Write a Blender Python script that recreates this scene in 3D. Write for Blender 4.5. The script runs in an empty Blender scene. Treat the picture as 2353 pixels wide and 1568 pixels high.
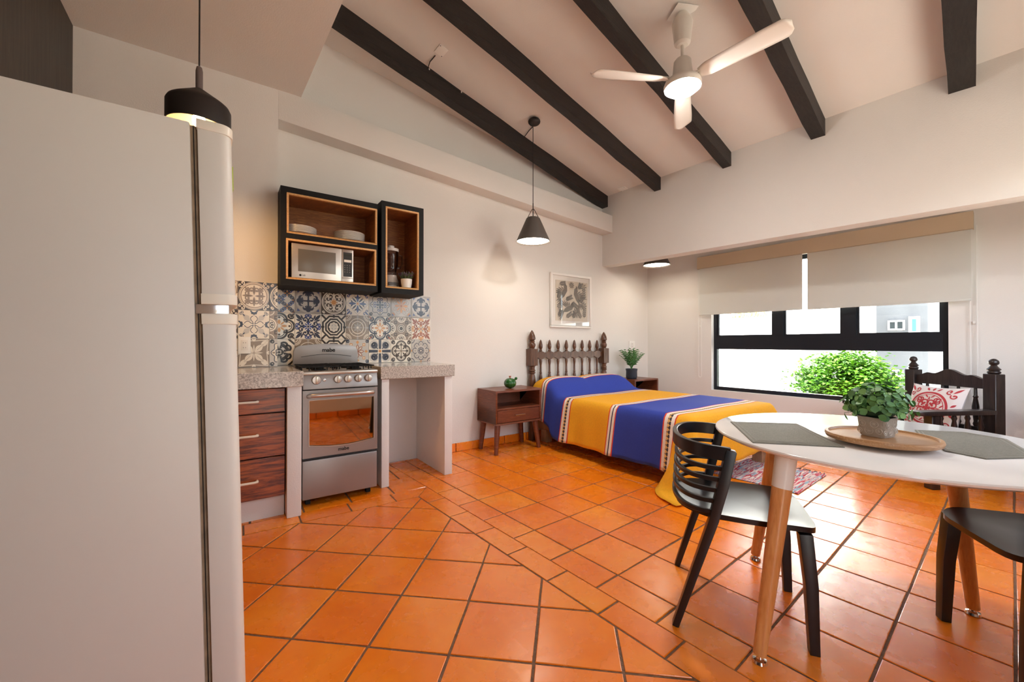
import bpy, bmesh, math, random
from mathutils import Vector, Matrix
from mathutils.geometry import tessellate_polygon
random.seed(7)
PI = math.pi
C = bpy.context.scene.collection
scene = bpy.context.scene

# ------------------------------------------------------------------ camera, sky, sun, exposure
FPX, CX, CY, CAMH, PITCH = 928.0, 1176.5, 784.0, 1.12, 0.006
cam_d = bpy.data.cameras.new('camera')
cam = bpy.data.objects.new('camera', cam_d); C.objects.link(cam)
cam_d.sensor_width = 36.0; cam_d.sensor_fit = 'HORIZONTAL'
cam_d.lens = FPX / 2353.0 * 36.0
cam_d.clip_start = 0.05; cam_d.clip_end = 400
cam.location = (0, 0, CAMH); cam.rotation_euler = (PI / 2 + PITCH, 0, 0)
scene.camera = cam

SKY_STRENGTH = 0.40
SUN_STRENGTH = 19.0
EXPOSURE = 1.72
world = bpy.data.worlds.new('world'); scene.world = world
world.use_nodes = True
nt = world.node_tree; nt.nodes.clear()
wo = nt.nodes.new('ShaderNodeOutputWorld'); wb = nt.nodes.new('ShaderNodeBackground')
sk = nt.nodes.new('ShaderNodeTexSky'); sk.sky_type = 'NISHITA'
sk.sun_disc = False; sk.sun_elevation = math.radians(52); sk.sun_rotation = math.radians(240)
sk.altitude = 200; sk.air_density = 1.0; sk.dust_density = 2.0; sk.ozone_density = 1.0
wb.inputs['Strength'].default_value = SKY_STRENGTH
hs = nt.nodes.new('ShaderNodeHueSaturation'); hs.inputs['Saturation'].default_value = 0.45
nt.links.new(sk.outputs[0], hs.inputs['Color']); nt.links.new(hs.outputs[0], wb.inputs['Color']); nt.links.new(wb.outputs[0], wo.inputs['Surface'])
sun_d = bpy.data.lights.new('sun', 'SUN'); sun_d.energy = SUN_STRENGTH; sun_d.angle = math.radians(0.6)
sun_d.color = (1.0, 0.95, 0.88)
sun = bpy.data.objects.new('sun', sun_d); C.objects.link(sun)
sun.location = (-6, -4, 12)
sun.rotation_euler = Vector((-0.70, -0.30, 0.95)).to_track_quat('Z', 'Y').to_euler()

vs = scene.view_settings
vs.view_transform = 'Standard'; vs.look = 'None'; vs.gamma = 1.0; vs.exposure = EXPOSURE
vs.use_curve_mapping = False
scene.display_settings.display_device = 'sRGB'

# ------------------------------------------------------------------ frames of the room
A1 = math.radians(35.0); A2 = math.radians(-51.8)
U = Vector((math.cos(A1), math.sin(A1), 0)); N = Vector((-math.sin(A1), math.cos(A1), 0))      # along / into the kitchen wall
W = Vector((math.cos(A2), math.sin(A2), 0)); MM = Vector((-math.sin(A2), math.cos(A2), 0))     # along / out of the window wall
Z = Vector((0, 0, 1)); EYE = Vector((0, 0, CAMH))
def F1(s, n, z=0.0): return U * s + N * n + Z * z
def F2(w, m, z=0.0): return W * w + MM * m + Z * z
def ray(u, v):
    x = (u - CX) / FPX; y = (CY - v) / FPX; c, s = math.cos(PITCH), math.sin(PITCH)
    return Vector((x, c - s * y, s + c * y))
def at_z(u, v, z=0.0):
    d = ray(u, v); return EYE + d * ((z - CAMH) / d.z)
def at_plane(u, v, p, nrm):
    d = ray(u, v); return EYE + d * ((p - EYE).dot(nrm) / d.dot(nrm))
def sz1(u, v, n):
    q = at_plane(u, v, N * n, N); return q.dot(U), q.z
def wz2(u, v, m):
    q = at_plane(u, v, MM * m, MM); return q.dot(W), q.z

# ------------------------------------------------------------------ materials
MATS = {}
def lin(c): return tuple(((x / 255.0) / 12.92 if x / 255.0 <= 0.04045 else ((x / 255.0 + 0.055) / 1.055) ** 2.4) for x in c)
def mat(name, rgb, rough=0.5, metal=0.0, var=None, bump=None, spec=0.5, coat=0.0, emit=None, rvar=None, sheen=0.0, trans=0.0, alpha=None, objvar=0.0):
    """rgb is sRGB 0-255. var=(scale, amount[, stretch xyz]); bump=(scale, strength[, stretch]); rvar=(scale, lo, hi)."""
    if name in MATS: return MATS[name]
    m = bpy.data.materials.new(name); m.use_nodes = True; MATS[name] = m
    t = m.node_tree; b = t.nodes['Principled BSDF']; L = t.links.new
    col = lin(rgb)
    b.inputs['Base Color'].default_value = (*col, 1); b.inputs['Roughness'].default_value = rough
    b.inputs['Metallic'].default_value = metal; b.inputs['Specular IOR Level'].default_value = spec
    b.inputs['Coat Weight'].default_value = coat; b.inputs['Coat Roughness'].default_value = 0.08
    b.inputs['Sheen Weight'].default_value = sheen
    b.inputs['Transmission Weight'].default_value = trans
    tc = t.nodes.new('ShaderNodeTexCoord')
    def noise(scale, stretch=None, detail=4):
        n = t.nodes.new('ShaderNodeTexNoise'); n.inputs['Scale'].default_value = scale; n.inputs['Detail'].default_value = detail
        src = tc.outputs['Object']
        if stretch:
            mp = t.nodes.new('ShaderNodeMapping'); mp.inputs['Scale'].default_value = stretch; L(src, mp.inputs['Vector']); src = mp.outputs[0]
        L(src, n.inputs['Vector']); return n
    cur = None
    if var:
        n = noise(var[0], var[2] if len(var) > 2 else None)
        r = t.nodes.new('ShaderNodeMapRange'); r.inputs[1].default_value = 0.3; r.inputs[2].default_value = 0.7
        r.inputs[3].default_value = 1 - var[1]; r.inputs[4].default_value = 1 + var[1]; L(n.outputs['Fac'], r.inputs[0])
        mx = t.nodes.new('ShaderNodeVectorMath'); mx.operation = 'SCALE'; mx.inputs[0].default_value = col; L(r.outputs[0], mx.inputs['Scale'])
        cur = mx.outputs[0]
    if objvar:
        oi = t.nodes.new('ShaderNodeObjectInfo'); r2 = t.nodes.new('ShaderNodeMapRange')
        r2.inputs[3].default_value = 1 - objvar; r2.inputs[4].default_value = 1 + objvar; L(oi.outputs['Random'], r2.inputs[0])
        m2 = t.nodes.new('ShaderNodeVectorMath'); m2.operation = 'SCALE'
        if cur is None: m2.inputs[0].default_value = col
        else: L(cur, m2.inputs[0])
        L(r2.outputs[0], m2.inputs['Scale']); cur = m2.outputs[0]
    if cur is not None: L(cur, b.inputs['Base Color'])
    if rvar:
        n = noise(rvar[0]); r = t.nodes.new('ShaderNodeMapRange'); r.inputs[1].default_value = 0.3; r.inputs[2].default_value = 0.7
        r.inputs[3].default_value = rvar[1]; r.inputs[4].default_value = rvar[2]; L(n.outputs['Fac'], r.inputs[0]); L(r.outputs[0], b.inputs['Roughness'])
    if bump:
        n = noise(bump[0], bump[2] if len(bump) > 2 else None, 6); bp = t.nodes.new('ShaderNodeBump')
        bp.inputs['Strength'].default_value = bump[1]; bp.inputs['Distance'].default_value = 0.01
        L(n.outputs['Fac'], bp.inputs['Height']); L(bp.outputs[0], b.inputs['Normal'])
    if emit:
        b.inputs['Emission Color'].default_value = (*lin(emit[0]), 1); b.inputs['Emission Strength'].default_value = emit[1]
    return m
def wood(name, dark, light, scale=6.0, stretch=(1, 1, 1), rough=0.4, bands=4.0, bumps=0.1, coat=0.0):
    if name in MATS: return MATS[name]
    m = bpy.data.materials.new(name); m.use_nodes = True; MATS[name] = m
    t = m.node_tree; b = t.nodes['Principled BSDF']; L = t.links.new
    tc = t.nodes.new('ShaderNodeTexCoord'); mp = t.nodes.new('ShaderNodeMapping'); mp.inputs['Scale'].default_value = stretch
    oi = t.nodes.new('ShaderNodeObjectInfo'); add = t.nodes.new('ShaderNodeVectorMath'); add.operation = 'ADD'
    sc = t.nodes.new('ShaderNodeVectorMath'); sc.operation = 'SCALE'; sc.inputs[0].default_value = (7, 5, 9); L(oi.outputs['Random'], sc.inputs['Scale'])
    L(tc.outputs['Object'], add.inputs[0]); L(sc.outputs[0], add.inputs[1]); L(add.outputs[0], mp.inputs['Vector'])
    n = t.nodes.new('ShaderNodeTexNoise'); n.inputs['Scale'].default_value = scale; n.inputs['Detail'].default_value = 8; n.inputs['Roughness'].default_value = 0.65
    n.inputs['Distortion'].default_value = 0.6
    L(mp.outputs[0], n.inputs['Vector'])
    mu = t.nodes.new('ShaderNodeMath'); mu.operation = 'MULTIPLY'; mu.inputs[1].default_value = bands; L(n.outputs['Fac'], mu.inputs[0])
    pp = t.nodes.new('ShaderNodeMath'); pp.operation = 'PINGPONG'; pp.inputs[1].default_value = 1.0; L(mu.outputs[0], pp.inputs[0])
    r = t.nodes.new('ShaderNodeValToRGB'); r.color_ramp.elements[0].color = (*lin(dark), 1); r.color_ramp.elements[1].color = (*lin(light), 1)
    L(pp.outputs[0], r.inputs[0]); L(r.outputs[0], b.inputs['Base Color'])
    b.inputs['Roughness'].default_value = rough; b.inputs['Coat Weight'].default_value = coat; b.inputs['Coat Roughness'].default_value = 0.15
    bp = t.nodes.new('ShaderNodeBump'); bp.inputs['Strength'].default_value = bumps; bp.inputs['Distance'].default_value = 0.004
    L(pp.outputs[0], bp.inputs['Height']); L(bp.outputs[0], b.inputs['Normal'])
    return m
def granite():
    if 'granite' in MATS: return MATS['granite']
    m = bpy.data.materials.new('granite'); m.use_nodes = True; MATS['granite'] = m
    t = m.node_tree; b = t.nodes['Principled BSDF']; L = t.links.new
    tc = t.nodes.new('ShaderNodeTexCoord')
    n = t.nodes.new('ShaderNodeTexNoise'); n.inputs['Scale'].default_value = 95; n.inputs['Detail'].default_value = 6; n.inputs['Roughness'].default_value = 0.8
    L(tc.outputs['Object'], n.inputs['Vector'])
    r = t.nodes.new('ShaderNodeValToRGB'); e = r.color_ramp.elements
    e[0].position = 0.33; e[0].color = (*lin((92, 86, 82)), 1); e[1].position = 0.46; e[1].color = (*lin((172, 164, 154)), 1)
    q = e.new(0.54); q.color = (*lin((204, 196, 186)), 1); q = e.new(0.66); q.color = (*lin((228, 222, 214)), 1)
    L(n.outputs['Fac'], r.inputs[0]); L(r.outputs[0], b.inputs['Base Color']); b.inputs['Roughness'].default_value = 0.12
    return m
def glassy(name, tint=(255, 255, 255), rough=0.0, reflect=1.0):
    """thin pane: straight-through transmission with fresnel reflection"""
    if name in MATS: return MATS[name]
    m = bpy.data.materials.new(name); m.use_nodes = True; MATS[name] = m
    t = m.node_tree; t.nodes.clear(); L = t.links.new
    o = t.nodes.new('ShaderNodeOutputMaterial'); tr = t.nodes.new('ShaderNodeBsdfTransparent'); tr.inputs[0].default_value = (*lin(tint), 1)
    g = t.nodes.new('ShaderNodeBsdfGlossy'); g.inputs['Roughness'].default_value = rough
    f = t.nodes.new('ShaderNodeFresnel'); f.inputs[0].default_value = 1.45
    mu = t.nodes.new('ShaderNodeMath'); mu.operation = 'MULTIPLY'; mu.inputs[1].default_value = reflect; L(f.outputs[0], mu.inputs[0])
    mx = t.nodes.new('ShaderNodeMixShader'); L(mu.outputs[0], mx.inputs[0]); L(tr.outputs[0], mx.inputs[1]); L(g.outputs[0], mx.inputs[2]); L(mx.outputs[0], o.inputs[0])
    return m
def terracotta():
    m = bpy.data.materials.new('terracotta tile'); m.use_nodes = True; MATS['terracotta'] = m
    t = m.node_tree; b = t.nodes['Principled BSDF']; L = t.links.new
    g = t.nodes.new('ShaderNodeNewGeometry'); oi = t.nodes.new('ShaderNodeObjectInfo')
    n = t.nodes.new('ShaderNodeTexNoise'); n.inputs['Scale'].default_value = 3.2; n.inputs['Detail'].default_value = 5; n.inputs['Roughness'].default_value = 0.6
    L(g.outputs['Position'], n.inputs['Vector'])
    ad = t.nodes.new('ShaderNodeMath'); ad.operation = 'MULTIPLY_ADD'; ad.inputs[1].default_value = 0.22; L(oi.outputs['Random'], ad.inputs[0])
    s = t.nodes.new('ShaderNodeMath'); s.operation = 'MULTIPLY'; s.inputs[1].default_value = 0.75; L(n.outputs['Fac'], s.inputs[0]); L(s.outputs[0], ad.inputs[2])
    r = t.nodes.new('ShaderNodeValToRGB'); e = r.color_ramp.elements
    e[0].position = 0.25; e[0].color = (*lin((232, 112, 10)), 1); e[1].position = 0.75; e[1].color = (*lin((250, 152, 40)), 1)
    q = e.new(0.5); q.color = (*lin((244, 130, 16)), 1)
    L(ad.outputs[0], r.inputs[0])
    L(r.outputs[0], b.inputs['Base Color'])
    n2 = t.nodes.new('ShaderNodeTexNoise'); n2.inputs['Scale'].default_value = 9; n2.inputs['Detail'].default_value = 6; L(g.outputs['Position'], n2.inputs['Vector'])
    rr = t.nodes.new('ShaderNodeMapRange'); rr.inputs[1].default_value = 0.3; rr.inputs[2].default_value = 0.7; rr.inputs[3].default_value = 0.21; rr.inputs[4].default_value = 0.32
    L(n2.outputs['Fac'], rr.inputs[0]); L(rr.outputs[0], b.inputs['Roughness'])
    n3 = t.nodes.new('ShaderNodeTexNoise'); n3.inputs['Scale'].default_value = 14; n3.inputs['Detail'].default_value = 3; L(g.outputs['Position'], n3.inputs['Vector'])
    bp = t.nodes.new('ShaderNodeBump'); bp.inputs['Strength'].default_value = 0.06; bp.inputs['Distance'].default_value = 0.01; L(n3.outputs['Fac'], bp.inputs['Height']); L(bp.outputs[0], b.inputs['Normal'])
    b.inputs['Specular IOR Level'].default_value = 0.95
    return m
def emission(name, rgb, strength):
    m = bpy.data.materials.new(name); m.use_nodes = True; MATS[name] = m
    t = m.node_tree; t.nodes.clear(); o = t.nodes.new('ShaderNodeOutputMaterial'); e = t.nodes.new('ShaderNodeEmission')
    e.inputs[0].default_value = (*lin(rgb), 1); e.inputs[1].default_value = strength; t.links.new(e.outputs[0], o.inputs[0])
    return m

M_WALL = mat('white plaster', (229, 225, 219), 0.85, var=(1.5, 0.015), bump=(120, 0.12))
M_PLAST = M_WALL
M_BEAM = wood('black stained beam wood', (16, 13, 12), (38, 32, 29), 5, (1, 14, 14), 0.55, 3, 0.35)
M_TERRA = terracotta()
M_GROUT = mat('grout', (122, 90, 66), 0.8, var=(60, 0.25), bump=(180, 0.4))
M_BLACK = mat('black paint', (16, 14, 13), 0.6, var=(30, 0.2), spec=0.3)
M_PLY = wood('plywood edge', (205, 150, 88), (236, 190, 130), 6, (12, 12, 40), 0.5, 3, 0.03)
M_SHELF = wood('shelf brown wood', (118, 68, 30), (184, 122, 64), 5, (1.2, 1.2, 14), 0.45, 4, 0.05)
M_DRAWER = wood('drawer red brown wood', (84, 30, 10), (176, 88, 36), 3.2, (1.3, 1.3, 16), 0.35, 5, 0.05, coat=0.2)
M_NIGHT = wood('nightstand brown wood', (104, 52, 30), (148, 84, 52), 5, (1.0, 1.0, 12), 0.38, 4, 0.05, coat=0.1)
M_BEDW = wood('turned dark wood', (66, 38, 24), (112, 74, 50), 6, (8, 8, 1), 0.33, 3, 0.05, coat=0.2)
M_ARMW = wood('dark armchair wood', (26, 20, 20), (54, 42, 38), 6, (8, 8, 1), 0.33, 3, 0.05, coat=0.2)
M_BEECH = wood('beech leg', (196, 128, 66), (222, 160, 98), 5, (14, 14, 1), 0.32, 3, 0.02, coat=0.3)
M_BAMBOO = wood('bamboo', (176, 128, 84), (214, 172, 128), 5, (1, 30, 30), 0.4, 4, 0.02)
M_PINE = wood('raw bed leg wood', (150, 112, 80), (188, 150, 116), 5, (10, 10, 1), 0.6, 3, 0.05)
M_GRAN = granite()
M_STEEL = mat('grey stove enamel', (150, 143, 138), 0.36, 0.55, var=(3, 0.03))
M_CHROME = mat('chrome', (214, 212, 210), 0.12, 1.0)
M_ALU = mat('brushed aluminium', (196, 188, 180), 0.3, 0.8)
M_WHITE = mat('white enamel', (236, 232, 224), 0.28)
M_PLASTIC = mat('white plastic', (240, 238, 232), 0.4)
M_BPLAST = mat('black polypropylene', (22, 24, 28), 0.32)
M_BRASSN = mat('brushed nickel', (196, 184, 166), 0.3, 1.0)
M_GREYSH = mat('grey lamp shade', (84, 76, 70), 0.5)
M_BLSH = mat('black lamp shade', (38, 33, 31), 0.55)
M_CORD = mat('dark cord', (26, 20, 20), 0.6)
M_DARKGL = mat('black frame', (14, 18, 22), 0.4)

# ------------------------------------------------------------------ mesh building
class MB:
    def __init__(s): s.v = []; s.f = []; s.m = []
    def add(s, vs_, fs, m=0):
        o = len(s.v); s.v += [tuple(v) for v in vs_]
        for f in fs: s.f.append(tuple(o + i for i in f)); s.m.append(m)
        return s
    def box(s, x0, x1, y0, y1, z0, z1, m=0):
        vs_ = [(x, y, z) for z in (z0, z1) for y in (y0, y1) for x in (x0, x1)]
        return s.add(vs_, [(0, 2, 3, 1), (4, 5, 7, 6), (0, 1, 5, 4), (2, 6, 7, 3), (0, 4, 6, 2), (1, 3, 7, 5)], m)
    def hexa(s, p, m=0):
        """8 corners: bottom 4 (ccw) then top 4"""
        return s.add(p, [(3, 2, 1, 0), (4, 5, 6, 7), (0, 1, 5, 4), (1, 2, 6, 5), (2, 3, 7, 6), (3, 0, 4, 7)], m)
    def prism(s, poly, off, m=0):
        n = len(poly); off = Vector(off)
        a = [Vector(p) for p in poly]; b = [p + off for p in a]
        fs = [(i, (i + 1) % n, n + (i + 1) % n, n + i) for i in range(n)]
        if n <= 4: caps = [tuple(range(n))[::-1], tuple(range(n, 2 * n))]
        else:
            tt = tessellate_polygon([a]); caps = [tuple(t)[::-1] for t in tt] + [tuple(n + i for i in t) for t in tt]
        return s.add(a + b, fs + caps, m)
    def lathe(s, prof, c=(0, 0, 0), n=24, m=0, axis='z', cap=True):
        vs_ = []; fs = []; k = len(prof)
        for (r, h) in prof:
            for i in range(n):
                a = 2 * PI * i / n; x, y = r * math.cos(a), r * math.sin(a)
                p = (x, y, h) if axis == 'z' else ((x, h, y) if axis == 'y' else (h, x, y))
                vs_.append((c[0] + p[0], c[1] + p[1], c[2] + p[2]))
        for j in range(k - 1):
            for i in range(n):
                q = (j * n + i, j * n + (i + 1) % n, (j + 1) * n + (i + 1) % n, (j + 1) * n + i)
                fs.append(q if axis != 'y' else q[::-1])
        if cap:
            if prof[0][0] > 1e-5: fs.append(tuple(range(n))[::-1] if axis != 'y' else tuple(range(n)))
            if prof[-1][0] > 1e-5: fs.append(tuple((k - 1) * n + i for i in range(n)) if axis != 'y' else tuple((k - 1) * n + i for i in range(n))[::-1])
        return s.add(vs_, fs, m)
    def tube(s, pts, r, n=8, m=0, flat=None):
        pts = [Vector(p) for p in pts]; k = len(pts); rs = r if isinstance(r, (list, tuple)) else [r] * k
        vs_ = []; fs = []; prev = None
        for i, p in enumerate(pts):
            t = (pts[min(i + 1, k - 1)] - pts[max(i - 1, 0)]).normalized()
            if prev is None:
                h = Vector((0, 0, 1)) if abs(t.z) < 0.9 else Vector((1, 0, 0)); a = t.cross(h).normalized()
            else: a = (prev - t * prev.dot(t)).normalized()
            prev = a; b = t.cross(a)
            for j in range(n):
                th = 2 * PI * (j + 0.5) / n; fx = flat[0] if flat else 1; fy = flat[1] if flat else 1
                vs_.append(p + (a * math.cos(th) * fx + b * math.sin(th) * fy) * rs[i])
        for i in range(k - 1):
            for j in range(n): fs.append((i * n + j, i * n + (j + 1) % n, (i + 1) * n + (j + 1) % n, (i + 1) * n + j))
        fs.append(tuple(range(n))[::-1]); fs.append(tuple((k - 1) * n + j for j in range(n)))
        return s.add(vs_, fs, m)
    def sphere(s, c, r, sc=(1, 1, 1), n=16, k=10, m=0):
        prof = [(max(1e-4, math.sin(PI * i / k)), -math.cos(PI * i / k)) for i in range(k + 1)]
        o = len(s.v); s.lathe(prof, (0, 0, 0), n, m, cap=False)
        for i in range(o, len(s.v)):
            x, y, z = s.v[i]; s.v[i] = (c[0] + x * r * sc[0], c[1] + y * r * sc[1], c[2] + z * r * sc[2])
        return s
    def xform(s, mtx, start=0):
        for i in range(start, len(s.v)): s.v[i] = tuple(mtx @ Vector(s.v[i]))
        return s
    def mesh(s, name, mats, bevel=0.0, seg=2, smooth=True, ang=38):
        me = bpy.data.meshes.new(name); me.from_pydata(s.v, [], s.f)
        mats = mats if isinstance(mats, (list, tuple)) else [mats]
        for mm in mats: me.materials.append(mm)
        me.polygons.foreach_set('material_index', s.m); me.update()
        bm = bmesh.new(); bm.from_mesh(me)
        if bevel > 0:
            bmesh.ops.remove_doubles(bm, verts=bm.verts, dist=1e-5)
            bmesh.ops.recalc_face_normals(bm, faces=bm.faces)
            es = [e for e in bm.edges if len(e.link_faces) == 2 and e.calc_face_angle(0) > math.radians(30)]
            bmesh.ops.bevel(bm, geom=es, offset=bevel, segments=seg, profile=0.6, affect='EDGES', clamp_overlap=True)
        else: bmesh.ops.recalc_face_normals(bm, faces=bm.faces)
        bm.to_mesh(me); bm.free()
        if smooth:
            me.shade_smooth(); me.set_sharp_from_angle(angle=math.radians(ang))
        return me
    def build(s, name, mats, parent=None, loc=(0, 0, 0), rotz=0.0, **k):
        return link(name, s.mesh(name, mats, **k), parent, loc, rotz)
def link(name, me, parent=None, loc=(0, 0, 0), rotz=0.0):
    o = bpy.data.objects.new(name, me); C.objects.link(o); o.location = loc; o.rotation_euler = (0, 0, rotz)
    if parent is not None: o.parent = parent
    return o
def tag(o, label=None, cat=None, group=None, kind=None):
    if label: o['label'] = label
    if cat: o['category'] = cat
    if group: o['group'] = group
    if kind: o['kind'] = kind
    return o
def thing(name, label, cat, loc=(0, 0, 0), rotz=0.0, group=None):
    o = bpy.data.objects.new(name, None); C.objects.link(o); o.location = loc; o.rotation_euler = (0, 0, rotz)
    o.empty_display_size = 0.1
    return tag(o, label, cat, group)
def copy_tree(o, parent=None):
    c = o.copy(); C.objects.link(c); c.parent = parent
    for ch in list(o.children): copy_tree(ch, c)
    return c
def struct(o): o['kind'] = 'structure'; return o
def text_mesh(body, size, name, material, parent, mtx, depth=0.0006, bold=0.0):
    cu = bpy.data.curves.new('txt', 'FONT'); cu.body = body; cu.size = size; cu.align_x = 'CENTER'; cu.align_y = 'CENTER'
    cu.extrude = depth; cu.offset = bold; cu.resolution_u = 4
    o = bpy.data.objects.new('txt', cu); C.objects.link(o); bpy.context.view_layer.update()
    me = bpy.data.meshes.new_from_object(o.evaluated_get(bpy.context.evaluated_depsgraph_get()))
    bpy.data.objects.remove(o); me.materials.clear(); me.materials.append(material); me.transform(mtx)
    return link(name, me, parent)
# text upright on a face whose normal is local -y (faces the room), at local (x,y,z)
def on_front(x, y, z): return Matrix.Translation((x, y, z)) @ Matrix.Rotation(PI / 2, 4, 'X')

# ------------------------------------------------------------------ flat ornament drawing (prints on tiles, picture, cushion)
def clip_poly(poly, a, b, c):
    """keep points with a*x+b*y<=c"""
    out = []
    for i in range(len(poly)):
        p, q = poly[i], poly[(i + 1) % len(poly)]
        dp, dq = a * p[0] + b * p[1] - c, a * q[0] + b * q[1] - c
        if dp <= 0: out.append(p)
        if dp * dq < 0:
            t = dp / (dp - dq); out.append((p[0] + (q[0] - p[0]) * t, p[1] + (q[1] - p[1]) * t))
    return out
class Draw:
    def __init__(s): s.tri = []; s.layer = 0
    def poly(s, pts, m, rep=1, mirror=False, ph=0.0):
        s.layer += 1
        for t in tessellate_polygon([[Vector((x, y, 0)) for x, y in pts]]):
            base = [pts[i] for i in t]
            for fl in ((1, -1) if mirror else (1,)):
                for k in range(rep):
                    a = 2 * PI * k / rep + ph; ca, sa = math.cos(a), math.sin(a)
                    s.tri.append((s.layer, m, [(x * ca - y * fl * sa, x * sa + y * fl * ca) for x, y in base]))
        return s
    def disc(s, c, r, m, n=20, **k): return s.poly([(c[0] + r * math.cos(2 * PI * i / n), c[1] + r * math.sin(2 * PI * i / n)) for i in range(n)], m, **k)
    def ring(s, c, r0, r1, m, n=28, **k): return s.stroke([(c[0] + (r0 + r1) / 2 * math.cos(2 * PI * i / n), c[1] + (r0 + r1) / 2 * math.sin(2 * PI * i / n)) for i in range(n + 1)], r1 - r0, m, **k)
    def arc(s, c, r, a0, a1, w, m, n=12, **k): return s.stroke([(c[0] + r * math.cos(a0 + (a1 - a0) * i / n), c[1] + r * math.sin(a0 + (a1 - a0) * i / n)) for i in range(n + 1)], w, m, **k)
    def stroke(s, pts, w, m, taper=None, rep=1, mirror=False, ph=0.0):
        s.layer += 1; k = len(pts); L = []; R = []
        for i, p in enumerate(pts):
            a = pts[max(i - 1, 0)]; b = pts[min(i + 1, k - 1)]
            if pts[0] == pts[-1] or (abs(pts[0][0] - pts[-1][0]) < 1e-6 and abs(pts[0][1] - pts[-1][1]) < 1e-6):
                if i == 0: a = pts[-2]
                if i == k - 1: b = pts[1]
            dx, dy = b[0] - a[0], b[1] - a[1]; l = math.hypot(dx, dy) or 1
            ww = w / 2 * (1 if taper is None else taper(i / (k - 1)))
            L.append((p[0] - dy / l * ww, p[1] + dx / l * ww)); R.append((p[0] + dy / l * ww, p[1] - dx / l * ww))
        for i in range(k - 1):
            for t in ((L[i], R[i], R[i + 1]), (L[i], R[i + 1], L[i + 1])):
                for fl in ((1, -1) if mirror else (1,)):
                    for q in range(rep):
                        a = 2 * PI * q / rep + ph; ca, sa = math.cos(a), math.sin(a)
                        s.tri.append((s.layer, m, [(x * ca - y * fl * sa, x * sa + y * fl * ca) for x, y in t]))
        return s
    def leaf(s, p0, p1, w, m, n=7, **k):
        dx, dy = p1[0] - p0[0], p1[1] - p0[1]; l = math.hypot(dx, dy) or 1; nx, ny = -dy / l, dx / l
        a = [(p0[0] + dx * i / n + nx * w / 2 * math.sin(PI * i / n), p0[1] + dy * i / n + ny * w / 2 * math.sin(PI * i / n)) for i in range(n + 1)]
        b = [(p0[0] + dx * i / n - nx * w / 2 * math.sin(PI * i / n), p0[1] + dy * i / n - ny * w / 2 * math.sin(PI * i / n)) for i in range(n - 1, 0, -1)]
        return s.poly(a + b, m, **k)
    def curl(s, c, r, a0, turns, w, m, n=16, **k):
        """spiral ending in a dot"""
        pts = []
        for i in range(n + 1):
            t = i / n; a = a0 + 2 * PI * turns * t; rr = r * (1 - 0.75 * t); pts.append((c[0] + rr * math.cos(a), c[1] + rr * math.sin(a)))
        s.stroke(pts, w, m, **k); s.disc(pts[-1], w * 0.9, m, n=10, **k); return s
    def emit(s, mb, place, step=0.00012, clip=0.5):
        for lay, m, t in s.tri:
            p = [tuple(q) for q in t]
            if clip:
                for a, b in ((1, 0), (-1, 0), (0, 1), (0, -1)):
                    p = clip_poly(p, a, b, clip)
                    if len(p) < 3: break
            if len(p) < 3: continue
            mb.add([place(x, y, lay * step) for x, y in p], [tuple(range(len(p)))], m)

# ------------------------------------------------------------------ floor: one grout bed, every tile its own piece
UM = U.dot(MM); NM = N.dot(MM)
def s_of(m, n): return (m - n * NM) / UM
floor_b = MB(); q = [F1(-0.9, -0.75), F1(5.6, -0.75), F1(5.6, 3.97), F1(-0.9, 3.97)]
floor_b.hexa([(p.x, p.y, -0.12) for p in q] + [(p.x, p.y, -0.004) for p in q])
floor = struct(floor_b.build('floor', M_GROUT, smooth=False))
floor['label'] = 'glossy terracotta tiled floor with a diagonal kitchen field and grey-brown grout'
ei, ej, o0 = Vector((0.2346, 0.1891)), Vector((0.1891, -0.2346)), Vector((-0.4332, 3.1336))
ki, kj, k0 = Vector((0.3043, -0.0393)), Vector((-0.0393, -0.3043)), Vector((-1.0229, 2.4909))
aI, aO = Vector((-0.684, 2.960)), Vector((-0.668, 3.163))
g1 = math.radians(38.95); n1 = Vector((math.cos(g1), math.sin(g1))); d1 = Vector((n1.y, -n1.x))
g2 = math.radians(124.0); n2 = Vector((math.cos(g2), math.sin(g2))); d2 = Vector((-n2.y, n2.x))   # d2 runs away from the apex, to the left
U2, N2, M2 = U.to_2d(), N.to_2d(), MM.to_2d()
room_clip = [(N2, 3.765), (-N2, 0.5), (-U2, 0.8), (M2, 5.305)]
G = 0.005
cI1, cI2, cO1, cO2 = aI.dot(n1), aI.dot(n2), aO.dot(n1), aO.dot(n2)
def clipv(poly, n, c): return clip_poly(poly, n.x, n.y, c)
cells = []
def lattice(o, a, b, rng, clips, gap=0.0052):
    ga, gb = a.normalized() * gap, b.normalized() * gap
    for i in range(-rng, rng):
        for j in range(-rng, rng):
            p = o + a * i + b * j
            poly = [p + ga + gb, p + a - ga + gb, p + a + b - ga - gb, p + b + ga - gb]
            jit = [Vector((random.uniform(-.0016, .0016), random.uniform(-.0016, .0016))) for _ in poly]
            poly = [tuple(x + y) for x, y in zip(poly, jit)]
            for n, c in clips + room_clip:
                poly = clipv(poly, n, c)
                if len(poly) < 3: break
            if len(poly) >= 3: cells.append(poly)
def areaof(p): return abs(sum(p[i][0] * p[(i + 1) % len(p)][1] - p[(i + 1) % len(p)][0] * p[i][1] for i in range(len(p)))) / 2
lattice(k0, ki, kj, 18, [(n1, cI1 - G), (n2, cI2 - G)])                               # kitchen field, laid diagonally
wall_cut = (U2, aO.dot(U2))
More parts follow.
